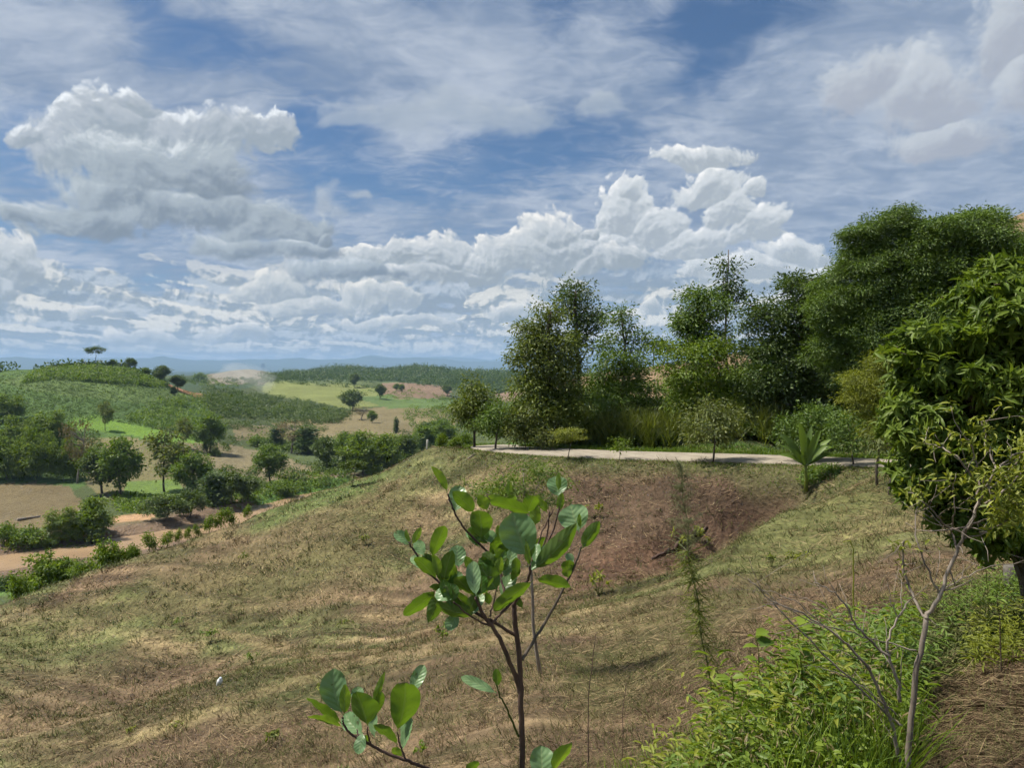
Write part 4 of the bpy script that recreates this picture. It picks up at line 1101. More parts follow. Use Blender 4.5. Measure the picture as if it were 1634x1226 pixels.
# (kind, px, distance or None, width, height, foot py or None, label)
for key, px, d, w, h, py, lab in (
  ('rounddark', 163, 150, 62, 74, 788, "dark bushy tree on the left of the pair in the middle of the valley"),
  ('round', 193, 150, 56, 96, 792, "tall mid-green tree on the right of the pair in the middle of the valley"),
  ('bare', 123, 150, 42, 96, 772, "grey half-bare tree beside the pair of big valley trees"),
  ('airy', 262, 150, 62, 98, 785, "tall thin see-through tree on the olive field"),
  ('round', 307, 150, 56, 72, 792, "dense rounded tree right of the thin see-through tree"),
  ('column', 340, 150, 30, 52, 806, "upright dark tree at the riverside right of the low dark thicket"),
  ('rounddark', 368, 150, 42, 52, 804, "dark tree by the right-hand end of the brown river"),
  ('spread', 264, 140, 84, 40, 832, "low dark spreading tree hanging over the river bank, left one"),
  ('spread', 303, 145, 60, 42, 826, "low dark spreading tree hanging over the river bank, right one"),
  ('airy', 293, 180, 22, 48, 716, "thin little tree above the left end of the bright green strip"),
  ('round', 335, 180, 46, 62, 722, "leafy field tree at the right end of the bright green strip"),
  ('bushdark', 342, 180, 20, 12, 728, "tiny dark round bush beside the field tree of the bright strip"),
  ('bushdark', 327, 180, 9, 14, 720, "tiny upright dark bush left of the field tree"),
  ('airy', 168, 180, 20, 46, 688, "single stick-thin tree standing on the bright green strip"),
  ('round', 431, 150, 48, 62, 770, "compact tree standing in front of the brown field right of the river"),
  ('rounddark', 395, 150, 42, 40, 800, "squat dark tree beside the foot of the compact field tree"),
  ('bush', 455, 150, 44, 26, 790, "wide green bush right of the compact field tree"),
  ('bare', 465, 200, 44, 50, 724, "pale-stemmed half-bare tree below the brown field"),
  ('column', 440, 200, 20, 36, 716, "narrow dark tree left of the pale-stemmed half-bare tree"),
  ('column', 492, 200, 32, 44, 724, "broad columnar tree right of the pale-stemmed half-bare tree"),
  ('bush', 412, 200, 30, 18, 712, "round bush left of the narrow dark tree"),
  ('rounddark', 520, 170, 42, 52, 748, "dark tree filling the gap left of the great green clump"),
  ('roundlight', 578, 190, 66, 66, 756, "great rounded bright tree of the green clump, left of the two"),
  ('roundlight', 618, 190, 60, 60, 754, "great rounded bright tree of the green clump, right of the two"),
  ('round', 552, 190, 40, 60, 748, "mid-green tree at the back left of the great green clump"),
  ('rounddark', 648, 190, 40, 50, 744, "dark tree between the great green clump and the near slope crest"),
  ('round', 676, 190, 46, 50, 728, "mid-green tree just left of the grassy crest"),
  ('round', 706, 190, 46, 48, 716, "mid-green tree seen over the grassy crest"),
  ('rounddark', 690, 220, 60, 34, 706, "dark low tree behind those seen over the grassy crest"),
  ('bushlight', 600, 130, 30, 18, 762, "light bush tucked under the great green clump"),
  ('rounddark', 562, 400, 38, 34, 656, "dark isolated tree below the yellow-green hillside field"),
  ('bare', 576, 400, 26, 20, 670, "brownish tree beside the isolated dark one"),
  ('round', 594, 400, 16, 20, 675, "small square tree on the brown field"),
  ('column', 632, 330, 7, 28, 694, "thin dark tree alone in the middle of the brown field"),
  ('rounddark', 607, 560, 18, 24, 637, "dark tree on the right end of the yellow-green hillside field"),
  ('rounddark', 566, 640, 16, 24, 619, "dark tree on the crest of the yellow-green field"),
  ('round', 633, 560, 12, 12, 624, "left one of two small trees beside the pinkish ploughed patch"),
  ('round', 641, 560, 9, 13, 626, "right one of two small trees beside the pinkish ploughed patch"),
  ('rounddark', 714, 520, 16, 18, 632, "small dark tree at the right end of the pinkish ploughed patch"),
  ('column', 420, 850, 5, 10, 590, "tiny tree on the smoky hill"),
  ('umbrella', 152, 344, 30, 32, 584, "lone umbrella-headed tree on the hilltop skyline"),
  ('round', 180, 345, 12, 14, 586, "little tree just right of the lone skyline tree"),
  ('spread', 208, 350, 24, 18, 591, "flat dark tree on the shoulder of the left hill"),
  ('round', 233, 352, 13, 14, 592, "small round tree right of the flat dark hill tree"),
  ('rounddark', 258, 356, 26, 28, 608, "largest dark tree on the right shoulder of the left hill"),
  ('rounddark', 284, 362, 24, 24, 613, "dark tree at the right end of the hill shoulder row"),
  ('column', 277, 340, 9, 13, 614, "narrow tree just above the orange soil patch"),
  ('bush', 318, 480, 20, 12, 606, "pale bush on the skyline left of the smoke"),
):
    put(key, px, d, w, h, lab, py=None if 335 <= d <= 365 else py)
G2 = "bamboo clumps on the foot of the left hill"
for i, (px, w, h, py, lab) in enumerate((
  (12, 70, 72, 766, "bamboo clump at the far left foot of the hill"),
  (58, 66, 88, 768, "tall bamboo clump second from the left at the hill foot"),
  (100, 50, 70, 768, "bamboo clump at the right end of the hill foot, behind the half-bare tree"),
  (30, 60, 60, 722, "bright bamboo clump in the upper row, far left"),
  (82, 60, 58, 712, "bright bamboo clump in the upper row, above the half-bare tree"),
  (15, 50, 44, 672, "feathery bamboo clump highest on the left edge of the hill"),
  (130, 40, 40, 752, "small bamboo clump beside the trunk of the half-bare tree"))):
    put('bamboo', px, 180, w, h, lab, G2, py)
G3 = "bushes along the river"
for key, px, w, h, py, lab, grp in (
  ('bamboo', 100, 62, 58, 866, "feathery green thicket left of the grove on the near river bank", None),
  ('roundlight', 152, 60, 58, 852, "light rounded thicket by the bend of the dirt track", None),
  ('bushdark', 138, 56, 34, 862, "dark bush right on the far river bank", None),
  ('bush', 48, 52, 34, 872, "wide bush left of the feathery thicket by the river", None),
  ('bush', 12, 36, 34, 866, "bush at the left edge of the photo by the river", None),
  ('bush', 78, 30, 18, 872, "small bush at the foot of the feathery thicket", None),
  ('bushdark', 10, 40, 20, 941, "dark low bush beside the grass patch at the left edge", None)):
    put(key, px, 110, w, h, lab, grp, py)
for key, px, d, w, h, lab in (
  ('roundlight', 62, 66, 78, 887, "largest rounded yellow-green bush below the river, by the edge of the near slope"),
  ('round', 100, 66, 56, 889, "greyish-green bush right of the largest one below the river"),
  ('bushlight', 130, 64, 44, 894, "bright bush right of the greyish-green one below the river"),
  ('bushlight', 167, 62, 46, 863, "tall fresh green bush standing up against the brown river"),
  ('bushlight', 190, 60, 32, 878, "low fresh green bush beside the tall one against the river"),
  ('bushlight', 24, 62, 36, 914, "low bright bush where the near slope meets the grass patch"),
  ('bush', 210, 56, 22, 866, "dull little bush before the river, left of the row of young trees"),
):
    put(key, px, d, w, 0, lab, top=h)
for i, (px, w, h, lab) in enumerate((
  (238, 28, 851, "first young tree from the left in the row along the river"), (263, 24, 850, "second young tree from the left in the row along the river"), (281, 14, 846, "third young tree from the left in the row along the river"),
  (296, 14, 843, "fourth young tree from the left in the row along the river"), (312, 14, 838, "fifth young tree from the left in the row along the river"), (330, 22, 824, "sixth young tree from the left in the row along the river"),
  (348, 24, 815, "seventh young tree from the left in the row along the river"), (366, 22, 812, "eighth young tree from the left in the row along the river"), (392, 16, 808, "last young tree of the row, under the compact field tree"))):
    put('shrub', px, 51 + i * .4, w, 0, lab, "young trees along the river", top=h)
put('umbrella', 562, 47.5, 42, 40, "small umbrella-topped tree on the green edge of the near slope")
put('bush', 116, 43, 9, 12, "tiny bush alone on the near slope at the left")
put('bushlight', 726, 50.5, 22, 18, "light green bush right of the white marker post on the crest")
put('bushlight', 706, 51, 20, 22, "light green bush directly behind the white marker post")
put('bush', 740, 55, 30, 26, "bush under the upright tree on the grassy crest")
DENS = 1.0
# ================================================================== MASSES OF VEGETATION
def clump_mass(name, label, cat, pts, size, per, L, mat, seed, asp=.6, squash=.8, updir=.6, tpl=T_DIA):
    r = np.random.default_rng(seed)
    n = len(pts)
    size = np.broadcast_to(np.asarray(size, float), (n,))
    d = rand_dir(n * per, r); d[:, 2] = abs(d[:, 2]) * 1.0 - .1
    s2 = np.repeat(size, per)[:, None]
    pos = np.repeat(pts, per, 0) + d * s2 * np.array([1, 1, squash]) * r.uniform(.55, 1.05, (n * per, 1))
    ax = unit(d * .5 + r.normal(size=d.shape) * .6); nr = unit(d * 1.3 + r.normal(size=d.shape) * .32 + np.array([0, 0, updir * .6]))
    ll = np.repeat(np.broadcast_to(L, (n,)), per) * r.uniform(.7, 1.3, n * per)
    v, f = leafset(pos, ax, nr, ll, ll * asp, tpl)
    a = np.repeat(np.repeat(r.random(n), per) * .6 + r.random(n * per) * .4, len(tpl[0]))
    return tag(mesh_obj(name, v, f, mat, attrs={'v': a}), label, cat, kind="stuff")

def sample_poly(poly, n, r, dmin=0, dmax=1e9, jitter=0.0):
    p = np.array(poly, float); lo, hi = p.min(0), p.max(0)
    x = r.uniform(lo[0], hi[0], n * 3); y = r.uniform(lo[1], hi[1], n * 3)
    m = inpoly(x, y, poly); x, y = x[m][:n], y[m][:n]
    g = ground_at(x, y, dmin)
    g = g[~np.isnan(g[:, 0])]
    if jitter:
        g[:, 1] *= 1 + r.uniform(-jitter, jitter, len(g)); g[:, 2] = height(g[:, 0], g[:, 1])
    rr = np.hypot(g[:, 0], g[:, 1])
    return g[(rr > dmin) & (rr < dmax)]

r = np.random.default_rng(33)
hillp = [(-60, 612), (60, 590), (150, 588), (240, 604), (300, 622), (345, 650), (360, 690), (330, 700), (240, 684), (150, 668), (110, 690), (100, 765), (-60, 768)]
g = sample_poly(hillp, 6500, r, 200, 480)
clump_mass("hillside_scrub", "green scrub covering the left hill", "scrub", g, r.uniform(.25, .9, len(g)) ** 1.3 * (g[:, 1] / 280), 12, .42, MATS['fresh'], 41, asp=.4)
g = sample_poly([(-60, 690), (110, 690), (112, 762), (60, 766), (-60, 766)], 500, r, 180, 300)
clump_mass("hillside_thicket", "dense fresh green thicket below the scrub of the left hill", "thicket", g, r.uniform(1.0, 2.2, len(g)), 26, .6, MATS['fresh'], 42, asp=.4)
g = sample_poly([(40, 612), (60, 592), (150, 584), (205, 592), (262, 612), (265, 618), (180, 614), (90, 606)], 700, r, 240, 420)
clump_mass("hilltop_thicket", "dark tall thicket along the top of the left hill", "thicket", g, r.uniform(1.2, 2.6, len(g)), 30, .8, MATS['mid'], 43, squash=1.1)
g = sample_poly([(-60, 592), (0, 586), (30, 592), (100, 585), (170, 582), (330, 606), (330, 614), (240, 606), (100, 596), (-60, 610)], 400, r, 430, 1200)
clump_mass("far_woodland", "woodland behind the shoulder of the left hill", "woodland", g, r.uniform(2.5, 5, len(g)), 26, 1.6, MATS['deep'], 44, squash=1.1)
g = np.concatenate([sample_poly([(330, 618), (360, 616), (420, 628), (470, 640), (520, 652), (560, 660), (545, 676), (470, 676), (430, 672), (360, 668), (320, 650)], 340, r, 250, 560)])
clump_mass("valley_woodland", "band of dark trees across the valley behind the brown fields", "woodland", g, r.uniform(2.0, 5.2, len(g)), 110, .8, MATS['dark'], 45, squash=1.0)
g = sample_poly([(300, 605), (420, 604), (560, 614), (620, 622), (560, 620), (440, 612), (330, 616)], 150, r, 480, 1000)
clump_mass("field_edge_trees", "scattered trees along the upper edge of the yellow-green field", "trees", g, r.uniform(1.6, 3.2, len(g)), 26, 1.1, MATS['dark'], 46, squash=1.1)
g = sample_poly([(430, 606), (470, 590), (540, 584), (600, 583), (700, 582), (780, 587), (860, 586), (860, 640), (790, 640), (755, 630), (700, 613), (640, 610), (560, 608)], 2600, r, 690, 1700, .10)
clump_mass("forest", "dark forest clothing the low hill under the blue mountains", "forest", g, r.uniform(5, 13, len(g)) * (g[:, 1] / 1150), 60, 2.3 * g[:, 1] / 1150, MATS['deep'], 47, squash=1.0)
g = np.concatenate([sample_poly([(205, 668), (262, 640), (330, 632), (345, 664), (300, 690), (240, 684)], 150, r, 230, 420),
                    sample_poly([(640, 655), (760, 644), (780, 690), (690, 692), (650, 680)], 150, r, 250, 520), sample_poly([(560, 626), (640, 618), (720, 634), (740, 646), (640, 640)], 60, r, 500, 760),
                    sample_poly([(400, 706), (560, 706), (700, 700), (690, 722), (540, 728), (420, 720)], 150, r, 200, 330), sample_poly([(250, 606), (330, 606), (420, 616), (330, 618)], 60, r, 380, 900)])
clump_mass("tree_belts", "belts of mixed trees between the fields of the valley", "trees", g, r.uniform(1.4, 3.2, len(g)), 40, .75, MATS['mid'], 63, squash=1.15)
g = sample_poly([(700, 634), (860, 632), (860, 700), (700, 700)], 260, r, 200, 900)
clump_mass("valley_thicket", "thicket beyond the crest, seen between the roadside trees", "thicket", g, r.uniform(1.2, 2.6, len(g)), 28, .8, MATS['dark'], 48)
g = np.concatenate([sample_poly([(300, 790), (360, 786), (430, 775), (520, 745), (560, 750), (520, 775), (430, 795), (330, 812)], 200, r, 120, 260),
                    sample_poly([(470, 690), (560, 700), (660, 700), (700, 690), (700, 712), (600, 716), (520, 725), (400, 705), (395, 690)], 180, r, 200, 340),
                    sample_poly([(180, 790), (260, 792), (250, 822), (190, 820)], 70, r, 120, 200)])
clump_mass("valley_shrubs", "shrubs and hedges between the valley trees and fields", "shrubs", g, r.uniform(.7, 1.9, len(g)), 26, .55, MATS['mid'], 49)
g = sample_poly([(350, 800), (480, 768), (560, 756), (640, 745), (600, 776), (480, 800), (400, 822)], 380, r, 60, 200)
clump_mass("crop_rows", "bright low crop on the valley floor below the near slope", "crop", g, r.uniform(.3, .7, len(g)), 14, .4, MATS['bright'], 50, asp=.35)
g = sample_poly([(0, 845), (60, 850), (200, 870), (120, 880), (0, 882)], 120, r, 100, 200)
clump_mass("riverside_scrub", "low scrub along the far bank of the river", "scrub", g, r.uniform(.3, .9, len(g)), 16, .4, MATS['olive'], 51)

# wooded foot of the hill behind the roadside trees
n = 2600
xs = r.uniform(870, 1680, n); dd = r.uniform(50, 88, n)
cap = np.interp(xs, [870, 960, 1040, 1090, 1150, 1200, 1300, 1500, 1600, 1680], [60, 64, 56, 58, 56, 72, 88, 88, 72, 66])
m = dd < cap; xs, dd = xs[m], dd[m]
X0 = (xs - CX) / F * dd
g = np.stack([X0, dd, height(X0, dd) + r.uniform(0, 1.6, len(dd))], 1)
clump_mass("hillside_wood", "dark leafy wood on the foot of the hill behind the roadside trees", "wood", g, r.uniform(.8, 1.9, len(g)), 60, .32, MATS['deep'], 61)
g = np.concatenate([sample_poly([(360, 745), (430, 752), (560, 752), (560, 764), (470, 782), (380, 792), (340, 780)], 130, r, 120, 260), sample_poly([(100, 690), (130, 690), (135, 770), (100, 765)], 60, r, 150, 300),
                    sample_poly([(380, 700), (520, 708), (540, 730), (480, 726), (400, 712)], 60, r, 180, 330), sample_poly([(640, 690), (700, 690), (700, 715), (640, 735)], 80, r, 120, 330)])
g = np.concatenate([g, sample_poly([(300, 700), (345, 690), (400, 700), (380, 720), (320, 722)], 40, r, 200, 330), sample_poly([(470, 740), (560, 730), (600, 745), (540, 760)], 60, r, 180, 300),
                    sample_poly([(345, 660), (440, 672), (520, 678), (520, 690), (400, 690), (345, 682)], 110, r, 240, 420), sample_poly([(130, 690), (160, 692), (160, 720), (132, 730)], 25, r, 180, 300)])
clump_mass("valley_copses", "low dark copses joining the trees across the valley floor", "copses", g, r.uniform(1.0, 2.4, len(g)), 34, .6, MATS['dark'], 62)
g = sample_poly([(1285, 748), (1345, 746), (1330, 762), (1290, 775), (1278, 768)], 60, r, 25, 45)
clump_mass("gully_shrubs", "dark green shrubs at the head of the gully under the banana plant", "shrubs", g, r.uniform(.15, .4, len(g)), 40, .12, MATS['mid'], 64, asp=.4)
# undergrowth beyond the road: bank of shrubs under the trees
xs = r.uniform(835, 1500, 2600); ds = np.interp(xs, [835, 900, 1060, 1250, 1420, 1500], [47.5, 46.6, 43.8, 40.6, 36.8, 35]) + 2.3 + r.random(2600) ** 1.4 * 9
px_, dd = xs, ds
X0 = (px_ - CX) / F * dd; z0 = height(X0, dd)
hh = (dd - np.interp(xs, [835, 900, 1060, 1250, 1420, 1500], [47.5, 46.6, 43.8, 40.6, 36.8, 35]))
g = np.stack([X0, dd, z0 + np.clip(hh * .42 - .3, 0.1, 3.2) * r.uniform(.5, 1.1, 2600)], 1)
k = r.random(len(g)); hi = hh > 2.0
clump_mass("undergrowth", "dense green undergrowth under the roadside trees", "undergrowth", g[k < .5], r.uniform(.35, .8, (k < .5).sum()), 34, .2, MATS['mid'], 52, asp=.5)
clump_mass("undergrowth", "darker leafy tangle within the roadside undergrowth", "undergrowth", g[(k >= .5) & (k < .8)], r.uniform(.4, .9, ((k >= .5) & (k < .8)).sum()), 34, .2, MATS['dark'], 53, asp=.5)
clump_mass("undergrowth", "olive and withered patches within the roadside undergrowth", "undergrowth", g[k >= .8], r.uniform(.35, .7, (k >= .8).sum()), 30, .2, MATS['olive'], 54, asp=.4)
# reeds: long arching blades
n = 5200
xs = np.concatenate([r.normal(1010, 50, n // 2), r.uniform(850, 1250, n - n // 2)]); dd = np.interp(xs, [835, 900, 1060, 1250], [47.5, 46.6, 43.8, 40.6]) + r.uniform(1.5, 4.5, n)
X0 = (xs - CX) / F * dd; cl = np.round(X0 * .8) / .8
pos = np.stack([cl + r.normal(size=n) * .22, dd, height(X0, dd) + r.uniform(0, 1.6, n)], 1)
ax = unit(np.stack([r.normal(size=n) * .5, -abs(r.normal(size=n)) * .4, np.ones(n)], 1))
v, f = leafset(pos, ax, unit(r.normal(size=(n, 3)) + np.array([0, -1, 0])), r.uniform(.7, 1.7, n), .035, (np.array([(-.5, 0, 0), (.5, 0, 0), (-.45, .45, .02), (.45, .45, .02), (-.35, .8, -.06), (.35, .8, -.06), (0, 1, -.22)]), np.array([(0, 1, 3), (0, 3, 2), (2, 3, 5), (2, 5, 4), (4, 5, 6)])))
tag(mesh_obj("reeds", v, f, MATS['olive'], attrs={'v': np.repeat(r.random(n), 7)}), "tall arching reeds along the far side of the road", "reeds", kind="stuff")
# short verge grass on both sides of the road
n = 26000
i = r.integers(0, len(road_c) - 1, n); t = r.random(n)[:, None]
c0 = road_c[i] * (1 - t) + road_c[i + 1] * t
dr_ = unit(road_c[i + 1] - road_c[i]); nn = np.stack([-dr_[:, 1], dr_[:, 0]], 1)
off = np.where(r.random(n) < .7, 1, -1) * (ROADW / 2 + .02 + r.random(n) ** 1.3 * np.where(r.random(n) < .7, 2.3, 1.2))
nn = nn * np.where(nn[:, 1:2] < 0, -1, 1)
xy = c0[:, :2] + nn * off[:, None]
pos = np.stack([xy[:, 0], xy[:, 1], height(xy[:, 0], xy[:, 1]) - .02], 1)
v, f = leafset(pos, unit(np.stack([r.normal(size=n) * .5, r.normal(size=n) * .5, np.ones(n)], 1)), rand_dir(n, r), r.uniform(.10, .26, n) * np.where(off > 0, 1.5, .6), .04, T_BLADE)
tag(mesh_obj("verge_grass", v, f, MATS['bright'], attrs={'v': np.repeat(r.random(n) * .7, 5)}), "short green grass along the road verges", "grass", kind="stuff")

# ================================================================== NEAR SLOPE: cut straw and grass
def gcol(x, y):
    """ground colour near a point"""
    th = np.arctan2(x, y); l = np.log(np.hypot(x, y))
    i = np.clip(np.round((th + .72) / 1.44 * (NTH - 1)).astype(int), 0, NTH - 1)
    j = np.clip(np.searchsorted(lr, l), 0, len(lr) - 1)
    return colr[j, i]
def zfast(x, y):
    th = np.arctan2(x, y); l = np.log(np.hypot(x, y))
    a = np.clip((th + .72) / 1.44 * (NTH - 1), 0, NTH - 1.001); i = a.astype(int); fa = a - i
    j = np.clip(np.searchsorted(lr, l) - 1, 0, len(lr) - 2); fb = np.clip((l - lr[j]) / (lr[j + 1] - lr[j]), 0, 1)
    Zf = Z_[:, :NTH]
    return (Zf[j, i] * (1 - fa) + Zf[j, i + 1] * fa) * (1 - fb) + (Zf[j + 1, i] * (1 - fa) + Zf[j + 1, i + 1] * fa) * fb

def col_leaf_mat(name, rough=.8, trans=.15):
    m, M, out = material(name)
    c = attr(M, 'Col', 'Color')
    p = M.node('ShaderNodeBsdfPrincipled'); M.put(p.inputs['Base Color'], c); p.inputs['Roughness'].default_value = rough; p.inputs['Specular IOR Level'].default_value = .2
    t = M.node('ShaderNodeBsdfTranslucent'); M.put(t.inputs[0], c)
    mx = M.node('ShaderNodeMixShader'); mx.inputs[0].default_value = trans
    M.nt.links.new(p.outputs[0], mx.inputs[1]); M.nt.links.new(t.outputs[0], mx.inputs[2]); M.nt.links.new(mx.outputs[0], out.inputs[0])
    return m
m_straw = col_leaf_mat("cut_straw")
r = np.random.default_rng(77)
def blades(name, label, n, lo, hi, tint, lay, Lm, wk, seed, tpl=T_STRAW, thr=(-.72, .72), keep=None, clump=None, wmin=.004, pw=1.0):
    r = np.random.default_rng(seed)
    th = r.uniform(*thr, n); rr = np.exp(math.log(lo) + (math.log(hi) - math.log(lo)) * r.random(n) ** pw)
    x, y = np.sin(th) * rr, np.cos(th) * rr
    if clump is not None:                      # drifts of fallen stalks
        f_ = fbm(x / clump, y / clump * 1.4, 4, seed + 5)
        m = f_ > r.uniform(-.35, .5, n); x, y, rr = x[m], y[m], rr[m]
    if keep is not None:
        m = keep(x, y, rr); x, y, rr = x[m], y[m], rr[m]
    n = len(x)
    z = zfast(x, y)
    e = .05
    gx, gy = (zfast(x + e * rr, y) - z) / (e * rr), (zfast(x, y + e * rr) - z) / (e * rr)
    nrm = unit(np.stack([-gx, -gy, np.ones(n)], 1))
    dirn = fbm(x / 2.6, y / 2.6, 3, seed + 9) * 1.9 + r.normal(size=n) * .6 - .44 + math.pi * r.integers(0, 2, n)
    ax = np.stack([np.cos(dirn), np.sin(dirn), np.zeros(n)], 1)
    ax -= nrm * (ax * nrm).sum(1, keepdims=True)
    ax = unit(unit(ax) * (1 - lay[0]) + nrm * (lay[0] + lay[1] * abs(r.normal(size=(n, 1)))))
    L = Lm * r.uniform(.5, 1.5, n) * (1 + rr / 60); W = np.maximum(wmin, rr * wk) * r.uniform(.6, 1.4, n)
    L = np.maximum(L, rr * .004)
    pos = np.stack([x, y, z], 1) + nrm * (0.005 + 0.03 * r.random((n, 1)) * Lm * 4)
    v, f = leafset(pos, ax, unit(nrm + r.normal(size=(n, 3)) * .4), L, W, tpl)
    c = gcol(x, y); k = tint(r, n, x, y)
    c = c * (1 - k[1]) + k[0] * k[1]
    c = np.clip(c * r.uniform(.6, 1.45, (n, 1)), .01, .75)
    return tag(mesh_obj(name, v, f, m_straw, attrs={'Col': np.repeat(c, len(tpl[0]), 0)}), label, name.replace('_', ' '), kind="stuff")
def offroad(x, y, rr):
    d, _ = line_dist_near(x, y)
    return (d > ROADW / 2 + .15) & (rr < 56)
def t_straw(r, n, x, y):
    c = np.array([(.30, .22, .12), (.22, .155, .09), (.15, .10, .06), (.38, .30, .17)])[r.integers(0, 4, n)]
    return c, np.full((n, 1), .62)
def t_grass(r, n, x, y):
    c = np.array([(.12, .145, .04), (.09, .125, .032), (.155, .165, .055)])[r.integers(0, 3, n)]
    return c, np.full((n, 1), .6)
def t_dark(r, n, x, y):
    c = np.array([(.10, .062, .042), (.14, .09, .06), (.07, .05, .032)])[r.integers(0, 3, n)]
    return c, np.full((n, 1), .6)
blades("cut_straw", "pale cut straw lying in drifts over the near slope", 250000, 2.2, 52, t_straw, (.06, .10), .20, .00085, 1, clump=2.4, keep=offroad, pw=.8)
blades("short_grass", "short olive grass sprouting over the near slope", 210000, 2.2, 52, t_grass, (.35, .4), .10, .0009, 2, clump=4.5, keep=offroad, pw=.8)
blades("dead_stalks", "dark withered stalks flattened on the near slope", 130000, 2.2, 52, t_dark, (.10, .15), .18, .0009, 3, clump=3.4, keep=offroad, pw=.8)
# upright tussocks that break the mown surface
n = 3400
th = r.uniform(-.70, .66, n); rr = np.exp(r.uniform(math.log(5), math.log(54), n))
x, y = np.sin(th) * rr, np.cos(th) * rr
m = offroad(x, y, rr) & ~((x / y > .30) & (rr < 8)); x, y, rr = x[m], y[m], rr[m]
n = len(x); per = 16
hh = r.uniform(.05, .17, n) * (1 + rr / 40)
x2, y2 = np.repeat(x, per) + r.normal(size=n * per) * np.repeat(hh, per) * .6, np.repeat(y, per) + r.normal(size=n * per) * np.repeat(hh, per) * .6
pos = np.stack([x2, y2, zfast(x2, y2) - .01], 1)
ax = unit(np.stack([r.normal(size=n * per) * .7 - .3, r.normal(size=n * per) * .7, np.ones(n * per)], 1))
v, f = leafset(pos, ax, rand_dir(n * per, r), np.repeat(hh, per) * r.uniform(.6, 1.5, n * per), np.maximum(.006, np.repeat(rr, per) * .0009), T_BLADE)
pal = np.array([(.12, .15, .045), (.16, .17, .055), (.30, .24, .12), (.20, .15, .085), (.09, .12, .035)])
c = np.repeat(pal[r.integers(0, 5, n)], per, 0) * r.uniform(.6, 1.4, (n * per, 1)) * .6 + gcol(x2, y2) * .4
tag(mesh_obj("grass_tussocks", v, f, m_straw, attrs={'Col': np.repeat(c, 5, 0)}), "small upright grass tussocks scattered over the near slope", "grass", kind="stuff")
# litter on the bare soil at the right
rp = lambda x, y, rr: (x / y > .42 + .10 * (6 - rr) / 3) & (rr > 2.2)
blades("leaf_litter", "brown straw and dead leaf litter on the bare soil at the lower right", 60000, 2.0, 7.5, t_straw, (.04, .12), .13, .0010, 4, thr=(.3, .72), keep=rp, tpl=T_STRAW, wmin=.003)
blades("twig_litter", "dark twigs and leaf scraps among the litter at the lower right", 40000, 2.0, 7.5, t_dark, (.03, .10), .09, .0016, 5, thr=(.3, .72), keep=rp, tpl=T_DIA, wmin=.006)
blades("creeping_grass", "low bright creeping grass between the bare soil and the weeds", 45000, 3.5, 12, t_grass, (.3, .3), .06, .0022, 6, thr=(.36, .70),
       keep=lambda x, y, rr: gcol(x, y)[:, 1] > gcol(x, y)[:, 0] * 1.08, tpl=T_DIA)

# small seedlings dotted over the slope
def seedling(px, py, size, leafm, label, name="seedling", stem=True, spread=1.0):
    g = ground_at(px, py)[0]
    s = g[1] / F
    r = np.random.default_rng(int(px * 7 + py))
    h = size * s
    root = empty(name, g)
    n = 5 + int(r.integers(0, 4))
    tips = [(r.normal() * h * .28 * spread, r.normal() * h * .2, h * r.uniform(.55, 1.0)) for _ in range(n)]
    parts = [tube_arrays(bend((0, 0, -.03), t, r, .12, 5), np.linspace(.012, .004, 5) * max(.4, h), 4) for t in tips]
    v, f, a = merge(parts); mesh_obj("stem", v, f, MATS['olive'], root, {'v': a + .3})
    pos = np.repeat(np.array(tips), 9, 0) + r.normal(size=(n * 9, 3)) * h * .05
    ax = unit(r.normal(size=(n * 9, 3)) + np.array([0, 0, .2]))
    v, f = leafset(pos, ax, unit(r.normal(size=ax.shape) * .5 + np.array([0, 0, 1])), h * .28 * r.uniform(.7, 1.3, n * 9), h * .11, T_LEAF)
    mesh_obj("leaves", v, f, MATS[leafm], root, {'v': np.repeat(r.random(n * 9), 8)})
    return tag(root, label, "seedling", "seedlings on the cut slope")
for px, py, sz, lm, lab in (
  (1268, 908, 26, 'yellow', "yellow-green seedling low on the spur, right of the wispy weed"),
  (1080, 880, 30, 'yellow', "yellow-green seedling just left of the wispy weed's upper stem"),
  (955, 950, 32, 'yellow', "pale tufted seedling to the right of the hero sapling's leaves"),
  (949, 826, 20, 'yellow', "small tufted seedling above the right arm of the near sapling"),
  (705, 1025, 26, 'bright', "thin seedling left of the near sapling's main stem"),
  (552, 1005, 16, 'olive', "tiny seedling in the middle of the slope"),
  (286, 1000, 14, 'mid', "dark tiny seedling by the straw drift on the left"),
  (334, 1028, 22, 'mid', "grey-green seedling below the straw drift"),
  (403, 1062, 18, 'mid', "dark seedling above the white bottle"),
  (280, 1166, 14, 'yellow', "yellowish seedling on the lower left track"),
  (208, 1175, 14, 'yellow', "pale seedling further left on the lower track"),
  (430, 1195, 28, 'olive', "weedy seedling at the bottom left of the photo"),
  (670, 1212, 24, 'bright', "bright round seedling under the sapling's low branch"),
  (513, 1120, 26, 'yellow', "yellow-green seedling behind the low leaf cluster"),
  (388, 900, 16, 'olive', "tiny seedling high on the left slope"),
  (585, 870, 16, 'olive', "little weed in mid slope below the umbrella-topped tree"),
  (1118, 872, 26, 'yellow', "yellow seedling above the dark log crack in the gully"),
  (1232, 905, 20, 'olive', "dull seedling left of the yellow-green one on the spur")):
    seedling(px, py, sz, lm, lab)

